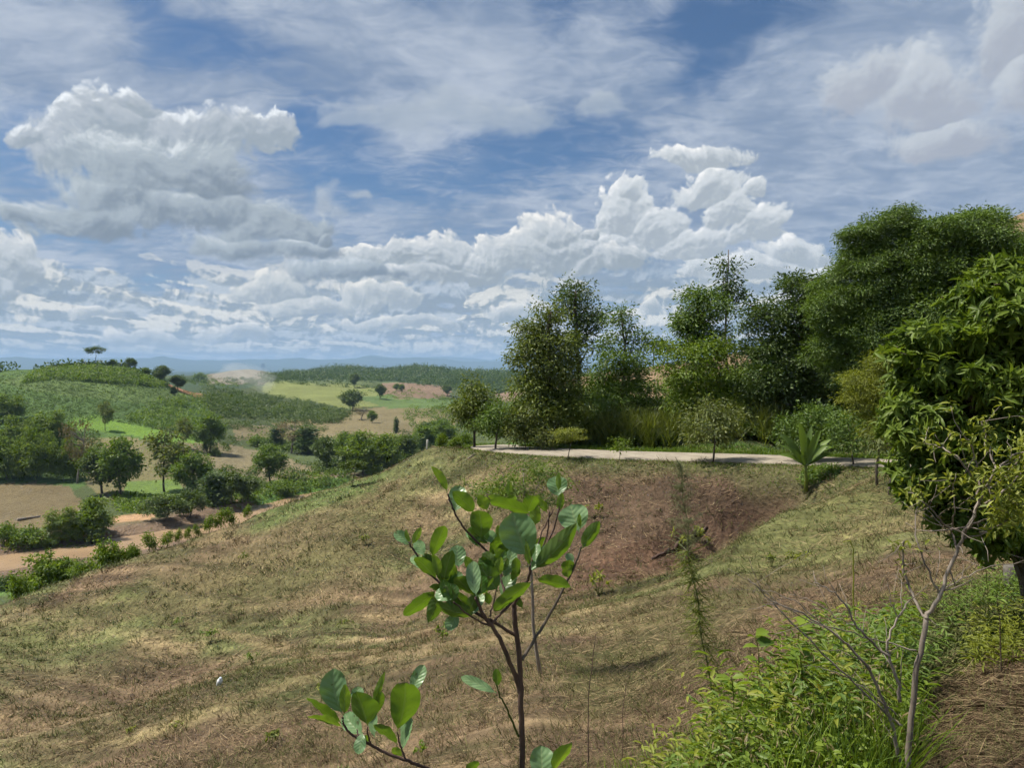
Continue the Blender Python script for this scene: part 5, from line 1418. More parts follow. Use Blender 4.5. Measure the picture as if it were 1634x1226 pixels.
# leafy dark weed cut by the bottom edge
g = on_ground(548, 9.5)
rr_ = np.random.default_rng(8)
root = tag(empty("weed_clump", g), "dark leafy weed clump at the bottom edge left of the near sapling", "weed")
n = 420
d = rand_dir(n, rr_); d[:, 2] = abs(d[:, 2])
v, f = leafset(d * rr_.uniform(.05, .30, (n, 1)) * np.array([1.2, 1, .9]), unit(d + rr_.normal(size=(n, 3)) * .3 - np.array([0, 0, .2])), unit(rr_.normal(size=(n, 3)) + np.array([0, 0, 1])), rr_.uniform(.08, .16, n), .028, T_LEAF)
mesh_obj("leaves", v, f, MATS['pale'], root, {'v': np.repeat(rr_.random(n), 8)})
v, f, a = merge([tube_arrays(bend((0, 0, -.05), q * .3, rr_, .1, 4), [.006, .004, .003, .002], 4) for q in d[:14]])
mesh_obj("stem", v, f, MATS['olive'], root, {'v': a + .4})

# ================================================================== SMALL THINGS
def plain(name, c1, c2, rough=.6, sc=20):
    m, M, out = material(name)
    tcn = M.node('ShaderNodeTexCoord')
    p = M.node('ShaderNodeBsdfPrincipled'); M.put(p.inputs['Base Color'], M.mix(M.step(n3(M, tcn.outputs['Object'], sc, 4), .35, .65), c1, c2))
    p.inputs['Roughness'].default_value = rough
    M.nt.links.new(p.outputs[0], out.inputs[0])
    return m
m_white = plain("white_plastic", (.80, .82, .84), (.66, .68, .72), .35, 12)
m_conc = plain("weathered_concrete", (.13, .12, .10), (.07, .062, .052), .9, 14)
m_post = plain("white_painted_post", (.72, .70, .60), (.48, .46, .38), .7, 9)
m_label = plain("faded_label", (.45, .55, .68), (.62, .68, .74), .5, 30)

# white plastic bottle lying on the slope: body of revolution with shoulder, neck and cap
g = ground_at(350, 1094)[0]
bot = tag(empty("plastic_bottle", Vector(g) + Vector((0, 0, .05))), "white plastic bottle lying alone on the cut slope at the left", "bottle")
prof = [(-.19, .0), (-.19, .06), (-.175, .072), (-.03, .072), (.08, .072), (.115, .06), (.135, .03), (.16, .027)]
def lathe(prof, sides=16, axis=(0.32, -.35, .88)):
    ax = np.array(axis) / np.linalg.norm(axis)
    pts = np.array([ax * p_[0] for p_ in prof]); rads = np.maximum([p_[1] for p_ in prof], .001)
    u = unit(np.cross(ax, (0, 1, .1))); w = np.cross(ax, u)
    a = np.linspace(0, 2 * math.pi, sides, endpoint=False)
    v = pts[:, None] + (u * np.cos(a)[:, None] + w * np.sin(a)[:, None])[None] * rads[:, None, None]
    return v.reshape(-1, 3), grid_faces_wrap(len(prof), sides)
def grid_faces_wrap(nr, nc):
    i = np.arange(nr * nc).reshape(nr, nc); j = np.roll(i, -1, 1)
    return np.stack([i[:-1], j[:-1], j[1:], i[1:]], -1).reshape(-1, 4)
v, f = lathe(prof); mesh_obj("bottle_body", v, [f], m_white, bot, smooth=True)
v, f = lathe([(.157, .0), (.157, .034), (.19, .034), (.192, .0)]); mesh_obj("cap", v, [f], m_label, bot, smooth=True)

def beam(p0, w, d_, h, lean=(0, 0), taper=1.0, bev=.15):
    """square post with chamfered edges and a slightly worn top"""
    c = [(-1 + bev, -1), (1 - bev, -1), (1, -1 + bev), (1, 1 - bev), (1 - bev, 1), (-1 + bev, 1), (-1, 1 - bev), (-1, -1 + bev)]
    vs = []
    for k, zz in enumerate((-.4, h * .5, h - .02 * h, h)):
        kk = (1 if k < 2 else taper) * (.86 if k == 3 else 1)
        for a, b in c:
            vs.append((a * w / 2 * kk + lean[0] * zz, b * d_ / 2 * kk + lean[1] * zz, zz))
    f = [grid_faces_wrap(4, 8)]
    top = np.arange(24, 32)
    return np.array(vs), f + [np.array([[24, 25, 26, 27], [24, 27, 28, 31], [31, 28, 29, 30]])]
g = on_ground(1618, 8.6)
v, f = beam(None, .125, .125, proj(g.x, g.y, g.z)[1] * 0 + (P(1618, 903, 8.6)[2] - g.z), (.01, 0))
tag(mesh_obj("concrete_post", v, f, m_conc, loc=g), "short grey concrete post at the right edge above the littered soil", "post")
g = on_ground(681, 50)
v, f = beam(None, .13, .13, .62, (.06, 0))
tag(mesh_obj("marker_post", v, f, m_post, loc=g), "small whitish marker post on the grassy crest", "post")
# pale fallen branch on the crest, dark log in the gully
def branch_thing(name, label, cat, p0, p1, rad, mat, seed, subs=2):
    r = np.random.default_rng(seed)
    a = np.array(ground_at(*p0)[0]); b = np.array(ground_at(*p1)[0])
    q = bend(a * 0, b - a, r, .12, 8); 
    for k in range(len(q)):
        q[k, 2] = gz(a[0] + q[k, 0], a[1] + q[k, 1]) - a[2] + rad * .7
    parts = [tube_arrays(q, np.linspace(rad, rad * .5, 8), 7)]
    for s in range(subs):
        st = q[3 + s]; parts.append(tube_arrays(bend(st, st + (b - a) * .3 + np.array([0, 0, .12]), r, .15, 4), np.linspace(rad * .5, rad * .2, 4), 5))
    v, f, _ = merge(parts)
    return tag(mesh_obj(name, v, f, MATS[mat], smooth=True, loc=a), label, cat)
branch_thing("fallen_branch", "pale fallen branch on the crest below the upright roadside tree", "branch", (746, 734), (760, 726), .05, 'palebark', 1)
branch_thing("fallen_log", "dark rotten log lying across the gully floor", "log", (1076, 880), (1128, 842), .10, 'darkbark', 2)
branch_thing("fallen_log", "second dark log lower down the gully, left of the wispy weed", "log", (1040, 893), (1078, 876), .07, 'darkbark', 3)
branch_thing("fallen_log", "long pale log lying at the edge of the ploughed field by the river", "trunk", (28, 832), (64, 826), .35, 'palebark', 4, 1)

# ================================================================== TREES OF THE NEAR SLOPE
# feathery sapling behind the hero sapling, thin leaning trunk
r = np.random.default_rng(61)
g = on_ground(868, 12.0)
s = 12.0 / F
lob = []
for px, py, rx, ry in ((800, 762, 34, 14), (835, 748, 36, 14), (868, 756, 34, 16), (775, 782, 30, 14), (820, 780, 44, 18), (868, 786, 34, 18), (742, 776, 16, 8), (905, 772, 16, 10), (845, 802, 38, 12), (795, 804, 24, 8), (890, 800, 18, 12)):
    q = P(px, py, 12.0); lob.append((q[0] - g.x, r.uniform(-.2, .2), q[2] - g.z, rx * s, rx * s, ry * s))
t_ = make_tree("feathery_sapling", g, lob, 'mid', r, 300, 16, .07, .055, .34, .3, .034, True, 'palebark', flat=.4)
tag(t_, "feathery-leaved sapling with a thin grey trunk behind the near glossy one", "sapling")

# mango-like tree at the right
r = np.random.default_rng(62)
DM = 6.6
s = DM / F
g = on_ground(1675, DM)
g.z -= 0.1
lob = []
for px, py, rx, ry, dd in ((1610, 448, 52, 34, 0), (1560, 470, 36, 22, 0), (1655, 480, 60, 60, .2), (1590, 520, 70, 40, 0), (1500, 540, 54, 26, -.1), (1470, 565, 34, 20, -.1), (1530, 600, 80, 44, 0), (1630, 590, 80, 60, .2), (1472, 612, 38, 34, 0),
                        (1480, 668, 64, 42, -.1), (1580, 680, 80, 50, 0), (1660, 690, 70, 70, .1), (1462, 720, 36, 30, 0), (1500, 740, 60, 44, 0), (1590, 760, 70, 44, .1), (1470, 778, 36, 30, 0), (1462, 770, 26, 26, -.2), (1650, 800, 60, 60, .2), (1590, 835, 50, 34, .1), (1625, 850, 50, 34, 0), (1545, 805, 50, 34, -.1), (1660, 870, 40, 30, 0), (1610, 868, 40, 20, -.1), (1570, 850, 40, 24, -.2), (1520, 560, 70, 40, .3), (1560, 640, 70, 50, .3)):
    q = P(px, py, DM + dd); lob.append((q[0] - g.x, dd + r.uniform(-.15, .15), q[2] - g.z, rx * s, rx * s, ry * s))
lob = np.array(lob)
root = tag(empty("glossy_tree", g), "near tree with rosettes of long glossy drooping leaves filling the right edge", "tree")
sub_ = [lob * np.array([1, 1, 1, .7, .7, .7])]
for b_ in lob:
    d_ = rand_dir(9, r); k_ = r.uniform(.25, .48, (9, 1))
    sub_.append(np.concatenate([b_[:3] + d_ * b_[3:6] * r.uniform(.6, 1.1, (9, 1)), b_[3:6] * k_], 1))
for b_ in lob[:14]:
    d_ = rand_dir(5, r); d_[:, 0] = -abs(d_[:, 0])
    sub_.append(np.concatenate([b_[:3] + d_ * b_[3:6] * r.uniform(1.05, 1.4, (5, 1)), b_[3:6] * r.uniform(.12, .22, (5, 1))], 1))
lob0, lob = lob, np.concatenate(sub_)
w = lob[:, 3] * lob[:, 5]; w /= w.sum()
nt = 2700
b = lob[r.choice(len(lob), nt, p=w)]
d = rand_dir(nt, r); rad = r.uniform(.55, 1.06, nt)
c = b[:, :3] + d * rad[:, None] * b[:, 3:6]
out = unit(d + np.array([0, 0, .35]))
per = 10
c2, o2 = np.repeat(c, per, 0), np.repeat(out, per, 0)
u = unit(np.cross(o2, rand_dir(len(o2), r)))
ax = unit(u + o2 * r.uniform(-.1, .8, (len(o2), 1)) - np.array([0, 0, .25]))
L = r.uniform(.08, .165, len(c2))
tplm = (np.array([(0, 0, 0), (0, .25, .0), (0, .5, .0), (0, .75, -.06), (0, 1, -.20), (-.42, .22, .05), (-.5, .5, .05), (-.34, .78, -.02), (.42, .22, .05), (.5, .5, .05), (.34, .78, -.02)]),
        np.array([(0, 1, 5), (1, 2, 6), (1, 6, 5), (2, 3, 7), (2, 7, 6), (3, 4, 7), (0, 8, 1), (1, 8, 9), (1, 9, 2), (2, 9, 10), (2, 10, 3), (3, 10, 4)]))
v, f = leafset(c2 - o2 * r.uniform(0, .05, (len(o2), 1)), ax, o2 + r.normal(size=o2.shape) * .25, L, L * r.uniform(.18, .26, len(L)), tplm)
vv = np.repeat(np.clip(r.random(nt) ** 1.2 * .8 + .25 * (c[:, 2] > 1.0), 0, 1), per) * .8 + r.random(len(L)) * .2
mesh_obj("crown", v, f, MATS['mango'], root, {'v': np.repeat(vv, 11)}, smooth=True)
parts = []
top = np.array([lob[:, 0].mean(), .1, 2.3])
trp = bend((0, 0, -.3), top, r, .06, 10)
parts.append(tube_arrays(trp, np.linspace(.07, .03, 10), 10))
for q in lob0:
    st = trp[int(np.clip(q[2] / top[2] * 7, 2, 8))]
    bq = bend(st, q[:3], r, .12, 6, .05)
    parts.append(tube_arrays(bq, np.linspace(.026, .008, 6), 6))
for q in c[::4]:
    k = np.argmin(((lob[:, :3] - q) ** 2).sum(1)); parts.append(tube_arrays(bend(lob[k, :3], q, r, .1, 5), np.linspace(.007, .003, 5), 4))
v, f, _ = merge(parts)
mesh_obj("trunk", v, f, MATS['bark'], root, smooth=True)

# spindly half-bare shrub at the lower right
def poly_px(pts, r, rad0, rad1, sides=6, n=None):
    """curve through (px, py, distance) points"""
    q = np.array([P(a, b, c) for a, b, c in pts])
    q = smooth_line(q, 2)
    q = q + r.normal(size=q.shape) * .0035
    return q, tube_arrays(q, np.linspace(rad0, rad1, len(q)), sides)
r = np.random.default_rng(63)
D0 = 3.3
gs = on_ground(1448, D0)
root = tag(empty("spindly_tree", gs), "spindly pale-barked young tree with bare twigs and a few yellowish leaves at the lower right", "tree")
off = np.array(gs)
parts = []; tips = []
bpy_ = proj(gs.x, gs.y, gs.z)[1]
for pts, r0, r1 in (
  ([(1446, bpy_ + 25, D0), (1450, 1190, D0), (1456, 1120, D0), (1466, 1050, D0), (1478, 990, D0)], .015, .0125),
  ([(1478, 990, D0), (1498, 950, D0), (1518, 905, D0), (1536, 855, D0), (1556, 815, D0 - .05), (1570, 785, D0 - .1), (1588, 752, D0 - .15)], .0105, .005),
  ([(1478, 990, D0), (1462, 960, D0 + .05), (1444, 930, D0 + .1), (1440, 890, D0 + .1), (1444, 862, D0)], .008, .003),
  ([(1540, 850, D0), (1552, 830, D0 - .1), (1560, 800, D0 - .1), (1562, 770, D0), (1558, 735, D0), (1545, 700, D0)], .007, .003),
  ([(1556, 770, D0), (1536, 740, D0), (1520, 722, D0), (1496, 712, D0 + .1), (1472, 706, D0 + .1)], .005, .002),
  ([(1528, 878, D0), (1520, 845, D0 + .1), (1505, 838, D0), (1490, 815, D0), (1470, 800, D0), (1452, 785, D0 + .1)], .005, .002),
  ([(1520, 845, D0 + .1), (1524, 815, D0), (1522, 785, D0), (1516, 765, D0)], .004, .002),
  ([(1560, 808, D0 - .05), (1590, 796, D0 - .1), (1620, 770, D0 - .1), (1640, 742, D0)], .006, .003),
  ([(1570, 785, D0 - .1), (1600, 765, D0), (1634, 720, D0 + .1), (1650, 700, D0)], .006, .003),
  ([(1588, 752, D0 - .1), (1612, 730, D0), (1640, 716, D0)], .005, .002),
  ([(1588, 752, D0 - .1), (1580, 720, D0), (1574, 690, D0), (1566, 672, D0)], .005, .002),
  ([(1545, 840, D0), (1585, 826, D0), (1620, 800, D0)], .005, .002),
  ([(1535, 860, D0), (1575, 850, D0), (1612, 826, D0)], .004, .002),
  ([(1500, 945, D0), (1530, 925, D0 + .1), (1575, 905, D0 + .1), (1640, 898, D0)], .003, .002),
  ([(1462, 1040, D0), (1400, 1022, D0), (1340, 1006, D0 - .1), (1270, 985, D0 - .2), (1200, 930, D0 - .2)], .004, .0015),
  ([(1498, 950, D0), (1480, 905, D0), (1462, 870, D0), (1460, 830, D0 + .1), (1466, 800, D0 + .1)], .005, .002)):
    q, tb = poly_px(pts, r, r0, r1)
    parts.append((tb[0] - off, tb[1])); tips.append(q[len(q) // 2:])
    if r0 < .012:
        for k in range(3, len(q), 3):
            e = q[k] + unit(q[k] - q[k - 2]) * .06 + r.normal(size=3) * np.array([.10, .08, .09])
            tb = tube_arrays(bend(q[k], e, r, .15, 4), np.linspace(r1 * .9, .0012, 4), 4)
            parts.append((tb[0] - off, tb[1])); tips.append(np.array([e]))
v, f, _ = merge(parts)
mesh_obj("trunk", v, f, MATS['palebark'], root, smooth=True)
tp = np.concatenate(tips)
pxs, pys = proj(tp[:, 0], tp[:, 1], tp[:, 2])
tp = tp[((pxs > 1560) & (pys < 840)) | ((pys < 800) & (r.random(len(tp)) < .55)) | (r.random(len(tp)) < .06)]
tp = tp[pys[:1].shape[0] * 0:]
n = 7
c2 = np.repeat(tp, n, 0) + r.normal(size=(len(tp) * n, 3)) * .022
extra = np.array([P(a, b, D0 + e) for a, b, e in zip(r.uniform(1575, 1660, 420), r.uniform(742, 850, 420), r.normal(size=420) * .12)])
c2 = np.concatenate([c2, extra])
v, f = leafset(c2 - off, unit(r.normal(size=c2.shape) + np.array([-.3, 0, -.1])), unit(r.normal(size=c2.shape) * .6 + np.array([0, -.3, 1])), r.uniform(.025, .055, len(c2)), r.uniform(.009, .015, len(c2)), T_LEAF)
mesh_obj("leaves", v, f, MATS['yellow'], root, {'v': np.repeat(r.random(len(c2)), 8)})

# dead branched stem leaning left of it
r = np.random.default_rng(64)
D1 = 3.25
gd = on_ground(1432, D1)
root = tag(empty("dead_shrub", gd), "dead grey shrub of thin bare twigs fanning left from the foot of the spindly tree", "shrub")
off = np.array(gd); parts = []
for pts, r0, r1 in (
  ([(1436, 1215, D1), (1425, 1160, D1), (1404, 1100, D1), (1370, 1048, D1), (1330, 1010, D1), (1290, 985, D1), (1230, 960, D1)], .010, .0025),
  ([(1437, 1120, D1), (1432, 1080, D1), (1418, 1050, D1), (1412, 1022, D1), (1434, 985, D1), (1450, 960, D1)], .009, .003),
  ([(1418, 1050, D1), (1385, 1020, D1), (1365, 1000, D1), (1350, 965, D1), (1330, 945, D1), (1300, 930, D1)], .007, .002),
  ([(1440, 1160, D1), (1400, 1130, D1), (1360, 1085, D1), (1310, 1040, D1), (1260, 990, D1), (1215, 945, D1), (1195, 925, D1)], .006, .0015),
  ([(1300, 985, D1), (1262, 955, D1), (1235, 945, D1), (1205, 940, D1)], .003, .001),
  ([(1430, 1140, D1), (1380, 1100, D1), (1340, 1075, D1), (1300, 1065, D1)], .004, .0015),
  ([(1434, 985, D1), (1420, 960, D1), (1418, 930, D1)], .003, .001),
  ([(1365, 1000, D1), (1340, 990, D1), (1300, 960, D1), (1262, 950, D1)], .003, .001)):
    q, tb = poly_px(pts, r, r0, r1, 5)
    parts.append((tb[0] - off, tb[1]))
    for k in range(4, len(q), 3):
        e = q[k] + unit(q[k] - q[k - 2]) * .10 + r.normal(size=3) * np.array([.05, .06, .05])
        tb = tube_arrays(bend(q[k], e, r, .12, 4), np.linspace(r1, .0008, 4), 4); parts.append((tb[0] - off, tb[1]))
v, f, _ = merge(parts)
mesh_obj("twigs", v, f, MATS['palebark'], root, smooth=True)

# tall wispy weed
r = np.random.default_rng(65)
DW = 4.6
gw = on_ground(1140, DW)
root = tag(empty("wispy_weed", gw), "tall wispy weed with a feathery seed plume, standing over the leafy weeds", "weed")
off = np.array(gw)
pts = [(1142, proj(gw.x, gw.y, gw.z)[1], DW), (1138, 1100, DW), (1120, 1020, DW), (1112, 950, DW), (1097, 890, DW), (1099, 840, DW), (1088, 790, DW), (1090, 758, DW), (1078, 728, DW)]
q, tb = poly_px(pts, r, .006, .0018, 7)
mesh_obj("stem", tb[0] - off, tb[1], MATS['stemgreen'], root, {'v': np.full(len(tb[0]), .7)}, smooth=True)
pxs, pys = proj(q[:, 0], q[:, 1], q[:, 2])
n = 620
k = r.integers(0, len(q) - 1, n * 2); k = k[(pys[k] > 880)][:n]; n = len(k)
side = r.choice([-1, 1], n)
ax = unit(np.stack([side * r.uniform(.2, .9, n), r.normal(size=n) * .5, r.uniform(-1.1, .4, n)], 1))
v, f = leafset(q[k] + r.normal(size=(n, 3)) * .012 + np.stack([np.maximum(0, (pys[k] - 960) / F * .25) * r.random(n), 0 * k, 0 * k], 1), ax, rand_dir(n, r), r.uniform(.07, .20, n), .0045, (np.array([(-.5, 0, 0), (.5, 0, 0), (-.45, .5, .03), (.45, .5, .03), (0, 1, -.25)]), T_BLADE[1]))
mesh_obj("leaves", v - off, f, MATS['olive'], root, {'v': np.repeat(r.random(n), 5)})
parts = []
ks = np.where(pys < 905)[0]
for _ in range(150):
    i = r.choice(ks); a = q[i]; up = (905 - pys[i]) / 165
    L = .17 * (1 - up) ** .7 * r.uniform(.4, 1.1) + .02
    an = r.uniform(0, 2 * math.pi)
    e = a + np.array([math.cos(an) * L, math.sin(an) * L, L * r.uniform(.2, .8)])
    qq = bend(a, e, r, .1, 5, .12); parts.append(tube_arrays(qq, np.linspace(.0012, .0006, 5), 3))
    for j in range(1, 5):
        for _ in range(3):
            parts.append(tube_arrays(np.array([qq[j], qq[j] + r.normal(size=3) * .014 - np.array([0, 0, .01])]), [.0007, .0011], 3))
v, f, _ = merge(parts)
mesh_obj("plume", v - off, f, MATS['stemgreen'], root, {'v': np.full(len(v), .9)})

# leafy weeds in front
r = np.random.default_rng(66)
def weed_field(name, label, poly, n, hmin, hmax, leafL, mat, seed, asp=.42, per=20, tpl=T_LEAF, droop=.25):
    r = np.random.default_rng(seed)
    lo, hi = np.min(poly, 0), np.max(poly, 0)
    x = r.uniform(lo[0], hi[0], n * 3); y = r.uniform(lo[1], hi[1], n * 3); m = inpoly(x, y, poly); x, y = x[m][:n], y[m][:n]
    k0_ = (abs(x / y - (1452 - CX) / F) > .030) | (y > 3.5)
    x, y = x[k0_], y[k0_]
    k_ = fbm(x * 2.2, y * 2.2, 3, seed + 3) > r.uniform(-.9, .35, len(x)); x, y = x[k_], y[k_]
    n = len(x); z = zfast(x, y); h = r.uniform(hmin, hmax, n) * (1 + .45 * fbm(x * 1.3, y * 1.3, 2, seed))
    t = r.random((n, per)) ** .75
    lean = r.normal(size=(n, 2)) * .18
    px_ = x[:, None] + lean[:, :1] * t * h[:, None]; py_ = y[:, None] + lean[:, 1:] * t * h[:, None]; pz_ = z[:, None] + t * h[:, None]
    pos = np.stack([px_, py_, pz_], -1).reshape(-1, 3)
    an = r.uniform(0, 2 * math.pi, n * per)
    ax = unit(np.stack([np.cos(an), np.sin(an), r.uniform(-.3, .7, n * per) - droop * .5], 1))
    pos = pos + ax * .02
    L = leafL * r.uniform(.6, 1.3, n * per) * (1.15 - .6 * t.ravel())
    v, f = leafset(pos, ax, unit(r.normal(size=ax.shape) * .35 + np.array([0, -.15, 1])), L, L * asp, tpl)
    a = np.repeat(np.repeat(r.random(n), per) * .5 + .5 * np.clip(t.ravel() * .7 + r.random(n * per) * .4, 0, 1), len(tpl[0]))
    st, fo = leafset(np.stack([x, y, z - .03], 1), unit(np.stack([lean[:, 0], lean[:, 1], np.ones(n)], 1)), np.tile([0, -1, 0], (n, 1)), h, .007, T_STRAW)
    v = np.concatenate([v, st]); f = np.concatenate([f, fo + len(a)]); a = np.concatenate([a, np.full(len(st), .3)])
    return tag(mesh_obj(name, v, f, MATS[mat], attrs={'v': a}), label, "weeds", kind="stuff")
def wp(px, d):
    return ((px - CX) / F * d, d)
polyA = [wp(985, 3.7), wp(1040, 4.2), wp(1140, 4.5), wp(1300, 5.0), wp(1460, 5.6), wp(1445, 4.4), wp(1400, 3.4), wp(1000, 3.2)]
weed_field("leafy_weeds", "bright leafy weeds at the lower right", polyA, 300, .22, .62, .080, 'weed', 1, asp=.32)
weed_field("leafy_weeds", "taller yellow-green weeds rising from the leafy ones", polyA, 100, .40, .85, .10, 'yellow', 11, asp=.26, per=20)
weed_field("narrow_leaved_weeds", "darker narrow-leaved weeds mixed into the leafy ones", [wp(1120, 4.4), wp(1200, 5.6), wp(1460, 6.0), wp(1440, 3.6), wp(1150, 3.4)], 300, .30, .80, .15, 'bright', 2, asp=.10, per=26)
weed_field("tall_green_weeds", "tall feathery green weeds left of the spindly tree", [wp(1300, 5.0), wp(1320, 6.2), wp(1470, 6.6), wp(1460, 4.8)], 150, .45, .85, .12, 'weed', 3, asp=.22, per=34)
weed_field("low_weeds", "low broad-leaved weeds along the bottom edge", [wp(940, 3.0), wp(960, 4.2), wp(1430, 4.0), wp(1420, 2.9)], 300, .12, .45, .075, 'bright', 4, asp=.42)
weed_field("dry_weeds", "withered brown stalks among the weeds", [wp(1060, 3.4), wp(1080, 4.6), wp(1440, 4.6), wp(1440, 3.2)], 340, .25, .75, .08, 'grey', 5, asp=.16, per=16, droop=1.2)
weed_field("thin_weeds", "sparse small weeds at the foot of the concrete post", [wp(1500, 7.2), wp(1520, 9.0), wp(1680, 9.0), wp(1680, 7.0)], 170, .10, .35, .06, 'mid', 6, asp=.3, per=16)
weed_field("thin_weeds", "feathery yellowish weeds under the right edge of the glossy tree", [wp(1540, 5.6), wp(1560, 6.6), wp(1700, 6.4), wp(1700, 5.4)], 130, .25, .6, .07, 'yellow', 7, asp=.2, per=18)
# grass blades among them
n = 7500
r = np.random.default_rng(67)
y = r.uniform(3.1, 5.6, n); x = (r.uniform(960, 1450, n) - CX) / F * y
pos = np.stack([x, y, zfast(x, y) - .02], 1)
ax = unit(np.stack([r.normal(size=n) * .35, r.normal(size=n) * .35, np.ones(n)], 1))
v, f = leafset(pos, ax, rand_dir(n, r), r.uniform(.15, .55, n), .006, (np.array([(-.5, 0, 0), (.5, 0, 0), (-.45, .45, .02), (.45, .45, .02), (-.35, .8, -.06), (.35, .8, -.06), (0, 1, -.22)]), np.array([(0, 1, 3), (0, 3, 2), (2, 3, 5), (2, 5, 4), (4, 5, 6)])))
tag(mesh_obj("long_grass", v, f, MATS['bright'], attrs={'v': np.repeat(r.random(n), 7)}), "long grass blades among the leafy weeds", "grass", kind="stuff")

# single stalks that stand out
def stalk(label, px, d, pts, rad, mat, leaves=0, leafm='bright', LL=.07, asp=.5, cat="weed", name="weed_stalk", seed=1, v0=.5, tipsonly=False, nameleaf="leaves"):
    r = np.random.default_rng(seed)
    g = on_ground(px, d); off = np.array(g)
    q, tb = poly_px([(px, proj(g.x, g.y, g.z)[1] + 3, d)] + [(a, b, d) for a, b in pts], r, rad, rad * .4, 5)
    root = tag(empty(name, g), label, cat)
    mesh_obj("stem", tb[0] - off, tb[1], MATS[mat], root, {'v': np.full(len(tb[0]), v0)}, smooth=True)
    if leaves:
        lo = int(len(q) * (.7 if tipsonly else .25))
        k = r.integers(lo, len(q), leaves)
        an = r.uniform(0, 2 * math.pi, leaves)
        ax = unit(np.stack([np.cos(an), np.sin(an), r.uniform(-.4, .5, leaves)], 1))
        L = LL * r.uniform(.7, 1.25, leaves)
        v, f = leafset(q[k] - off, ax, unit(r.normal(size=ax.shape) * .3 + np.array([0, -.3, 1])), L, L * asp, T_LEAF)
        mesh_obj(nameleaf, v, f, MATS[leafm], root, {'v': np.repeat(r.random(leaves), 8)})
    return root
stalk("tall broad-leaved green stalk in the middle of the weeds", 1290, 3.9, [(1284, 1120), (1278, 1060), (1276, 1000)], .006, 'olive', 22, 'bright', .10, .62, seed=3)
stalk("second broad-leaved stalk, left of the tall one in the weeds", 1215, 4.0, [(1216, 1120), (1212, 1060), (1206, 1015)], .005, 'olive', 18, 'bright', .09, .55, seed=4)
stalk("broad-leaved stalk rising through the wispy weed's right side", 1170, 3.8, [(1172, 1130), (1168, 1080)], .005, 'olive', 16, 'bright', .09, .5, seed=5)
stalk("dark dry reddish stalk right of the near sapling's stem", 934, 3.4, [(938, 1150), (943, 1080), (951, 1010)], .0035, 'darkbark', 0, seed=6, name="dry_stalk", cat="stalk")
stalk("short thin dark stalk left of the wispy weed", 990, 4.4, [(994, 1130), (1000, 1090)], .003, 'darkbark', 0, seed=7, name="dry_stalk", cat="stalk")
stalk("pale upright grass stalk with a bent tip on the spur", 1363, 5.2, [(1362, 940), (1361, 890), (1360, 864), (1352, 863), (1346, 866)], .006, 'yellow', 0, seed=8, name="grass_stalk", cat="stalk", v0=.9)
stalk("slim stem with a rounded leaf pair under the glossy tree", 1578, 7.0, [(1577, 960), (1574, 920), (1571, 890)], .006, 'olive', 12, 'bright', .11, .6, seed=9, tipsonly=True)
stalk("thin dark seedling stem on the littered soil at the right", 1598, 5.4, [(1597, 1020), (1594, 980), (1590, 955)], .005, 'darkbark', 10, 'mid', .08, .3, seed=10, tipsonly=True)
# fallen-yellow leaf on the weeds
m_yl = leaf_mat("yellow_leaf", (.55, .40, .03), (.62, .46, .05), .3)
q = P(1305, 1098, 3.75)
v, f = leafset(np.array([[-.02, 0, .012]]), np.array([[1., -.1, -.45]]), np.array([[.1, -1, .45]]), .048, .034, T_LEAF)
tag(mesh_obj("yellow_leaf", v, f, m_yl, attrs={'v': np.full(8, .5)}, loc=q), "single yellow leaf caught on the green weeds", "leaf")

# ================================================================== THE NEAR SAPLING
def hero_mat(name, top1, top2, under1, under2, trans, rough, tcol):
    m, M, out = material(name)
    u, t, rn = attr(M, 'u'), attr(M, 't'), attr(M, 'v')
    au = M.m('ABSOLUTE', u)
    mid = M.step(au, .10, .03)
    lat = M.m('PINGPONG', M.m('SUBTRACT', M.m('MULTIPLY', t, 6.5), M.m('MULTIPLY', au, 1.7)), .5)
    latm = M.m('MULTIPLY', M.step(lat, .075, .02), M.step(au, 1.0, .55))
    vein = M.m('MAXIMUM', mid, M.m('MULTIPLY', latm, .55))
    geo = M.node('ShaderNodeNewGeometry')
    tcn = M.node('ShaderNodeTexCoord')
    blot = n3(M, tcn.outputs['Object'], 22, 4, .6)
    top = M.mix(M.m('MULTIPLY_ADD', M.m('SUBTRACT', blot, .5), .9, rn, clamp=True), top1, top2)
    und = M.mix(rn, under1, under2)
    base = M.mix(geo.outputs['Backfacing'], top, und)
    base = M.mix(M.m('MAXIMUM', M.m('MULTIPLY', vein, .40), M.m('MULTIPLY', mid, .75)), base, M.mix(.5, base, (.34, .40, .18)))
    spots = M.m('MULTIPLY', M.step(n3(M, tcn.outputs['Object'], 75, 2, .5), .66, .71), .75)
    base = M.mix(spots, base, (.07, .05, .02))
    p = M.node('ShaderNodeBsdfPrincipled')
    M.put(p.inputs['Base Color'], base); M.put(p.inputs['Roughness'], M.m('MULTIPLY_ADD', geo.outputs['Backfacing'], .25, rough)); p.inputs['Specular IOR Level'].default_value = .55
    b = M.node('ShaderNodeBump'); b.inputs['Strength'].default_value = .30; b.inputs['Distance'].default_value = .003
    M.put(b.inputs['Height'], M.m('ADD', M.m('MULTIPLY', M.step(lat, .0, .5), .7), M.m('MULTIPLY', vein, -.4)))
    M.put(p.inputs['Normal'], b.outputs[0])
    tr = M.node('ShaderNodeBsdfTranslucent'); M.put(tr.inputs[0], M.mix(M.m('MULTIPLY', vein, .5), tcol, (tcol[0] * .5, tcol[1] * .5, tcol[2] * .5)))
    mx = M.node('ShaderNodeMixShader'); mx.inputs[0].default_value = trans
    M.nt.links.new(p.outputs[0], mx.inputs[1]); M.nt.links.new(tr.outputs[0], mx.inputs[2]); M.nt.links.new(mx.outputs[0], out.inputs[0])
    return m
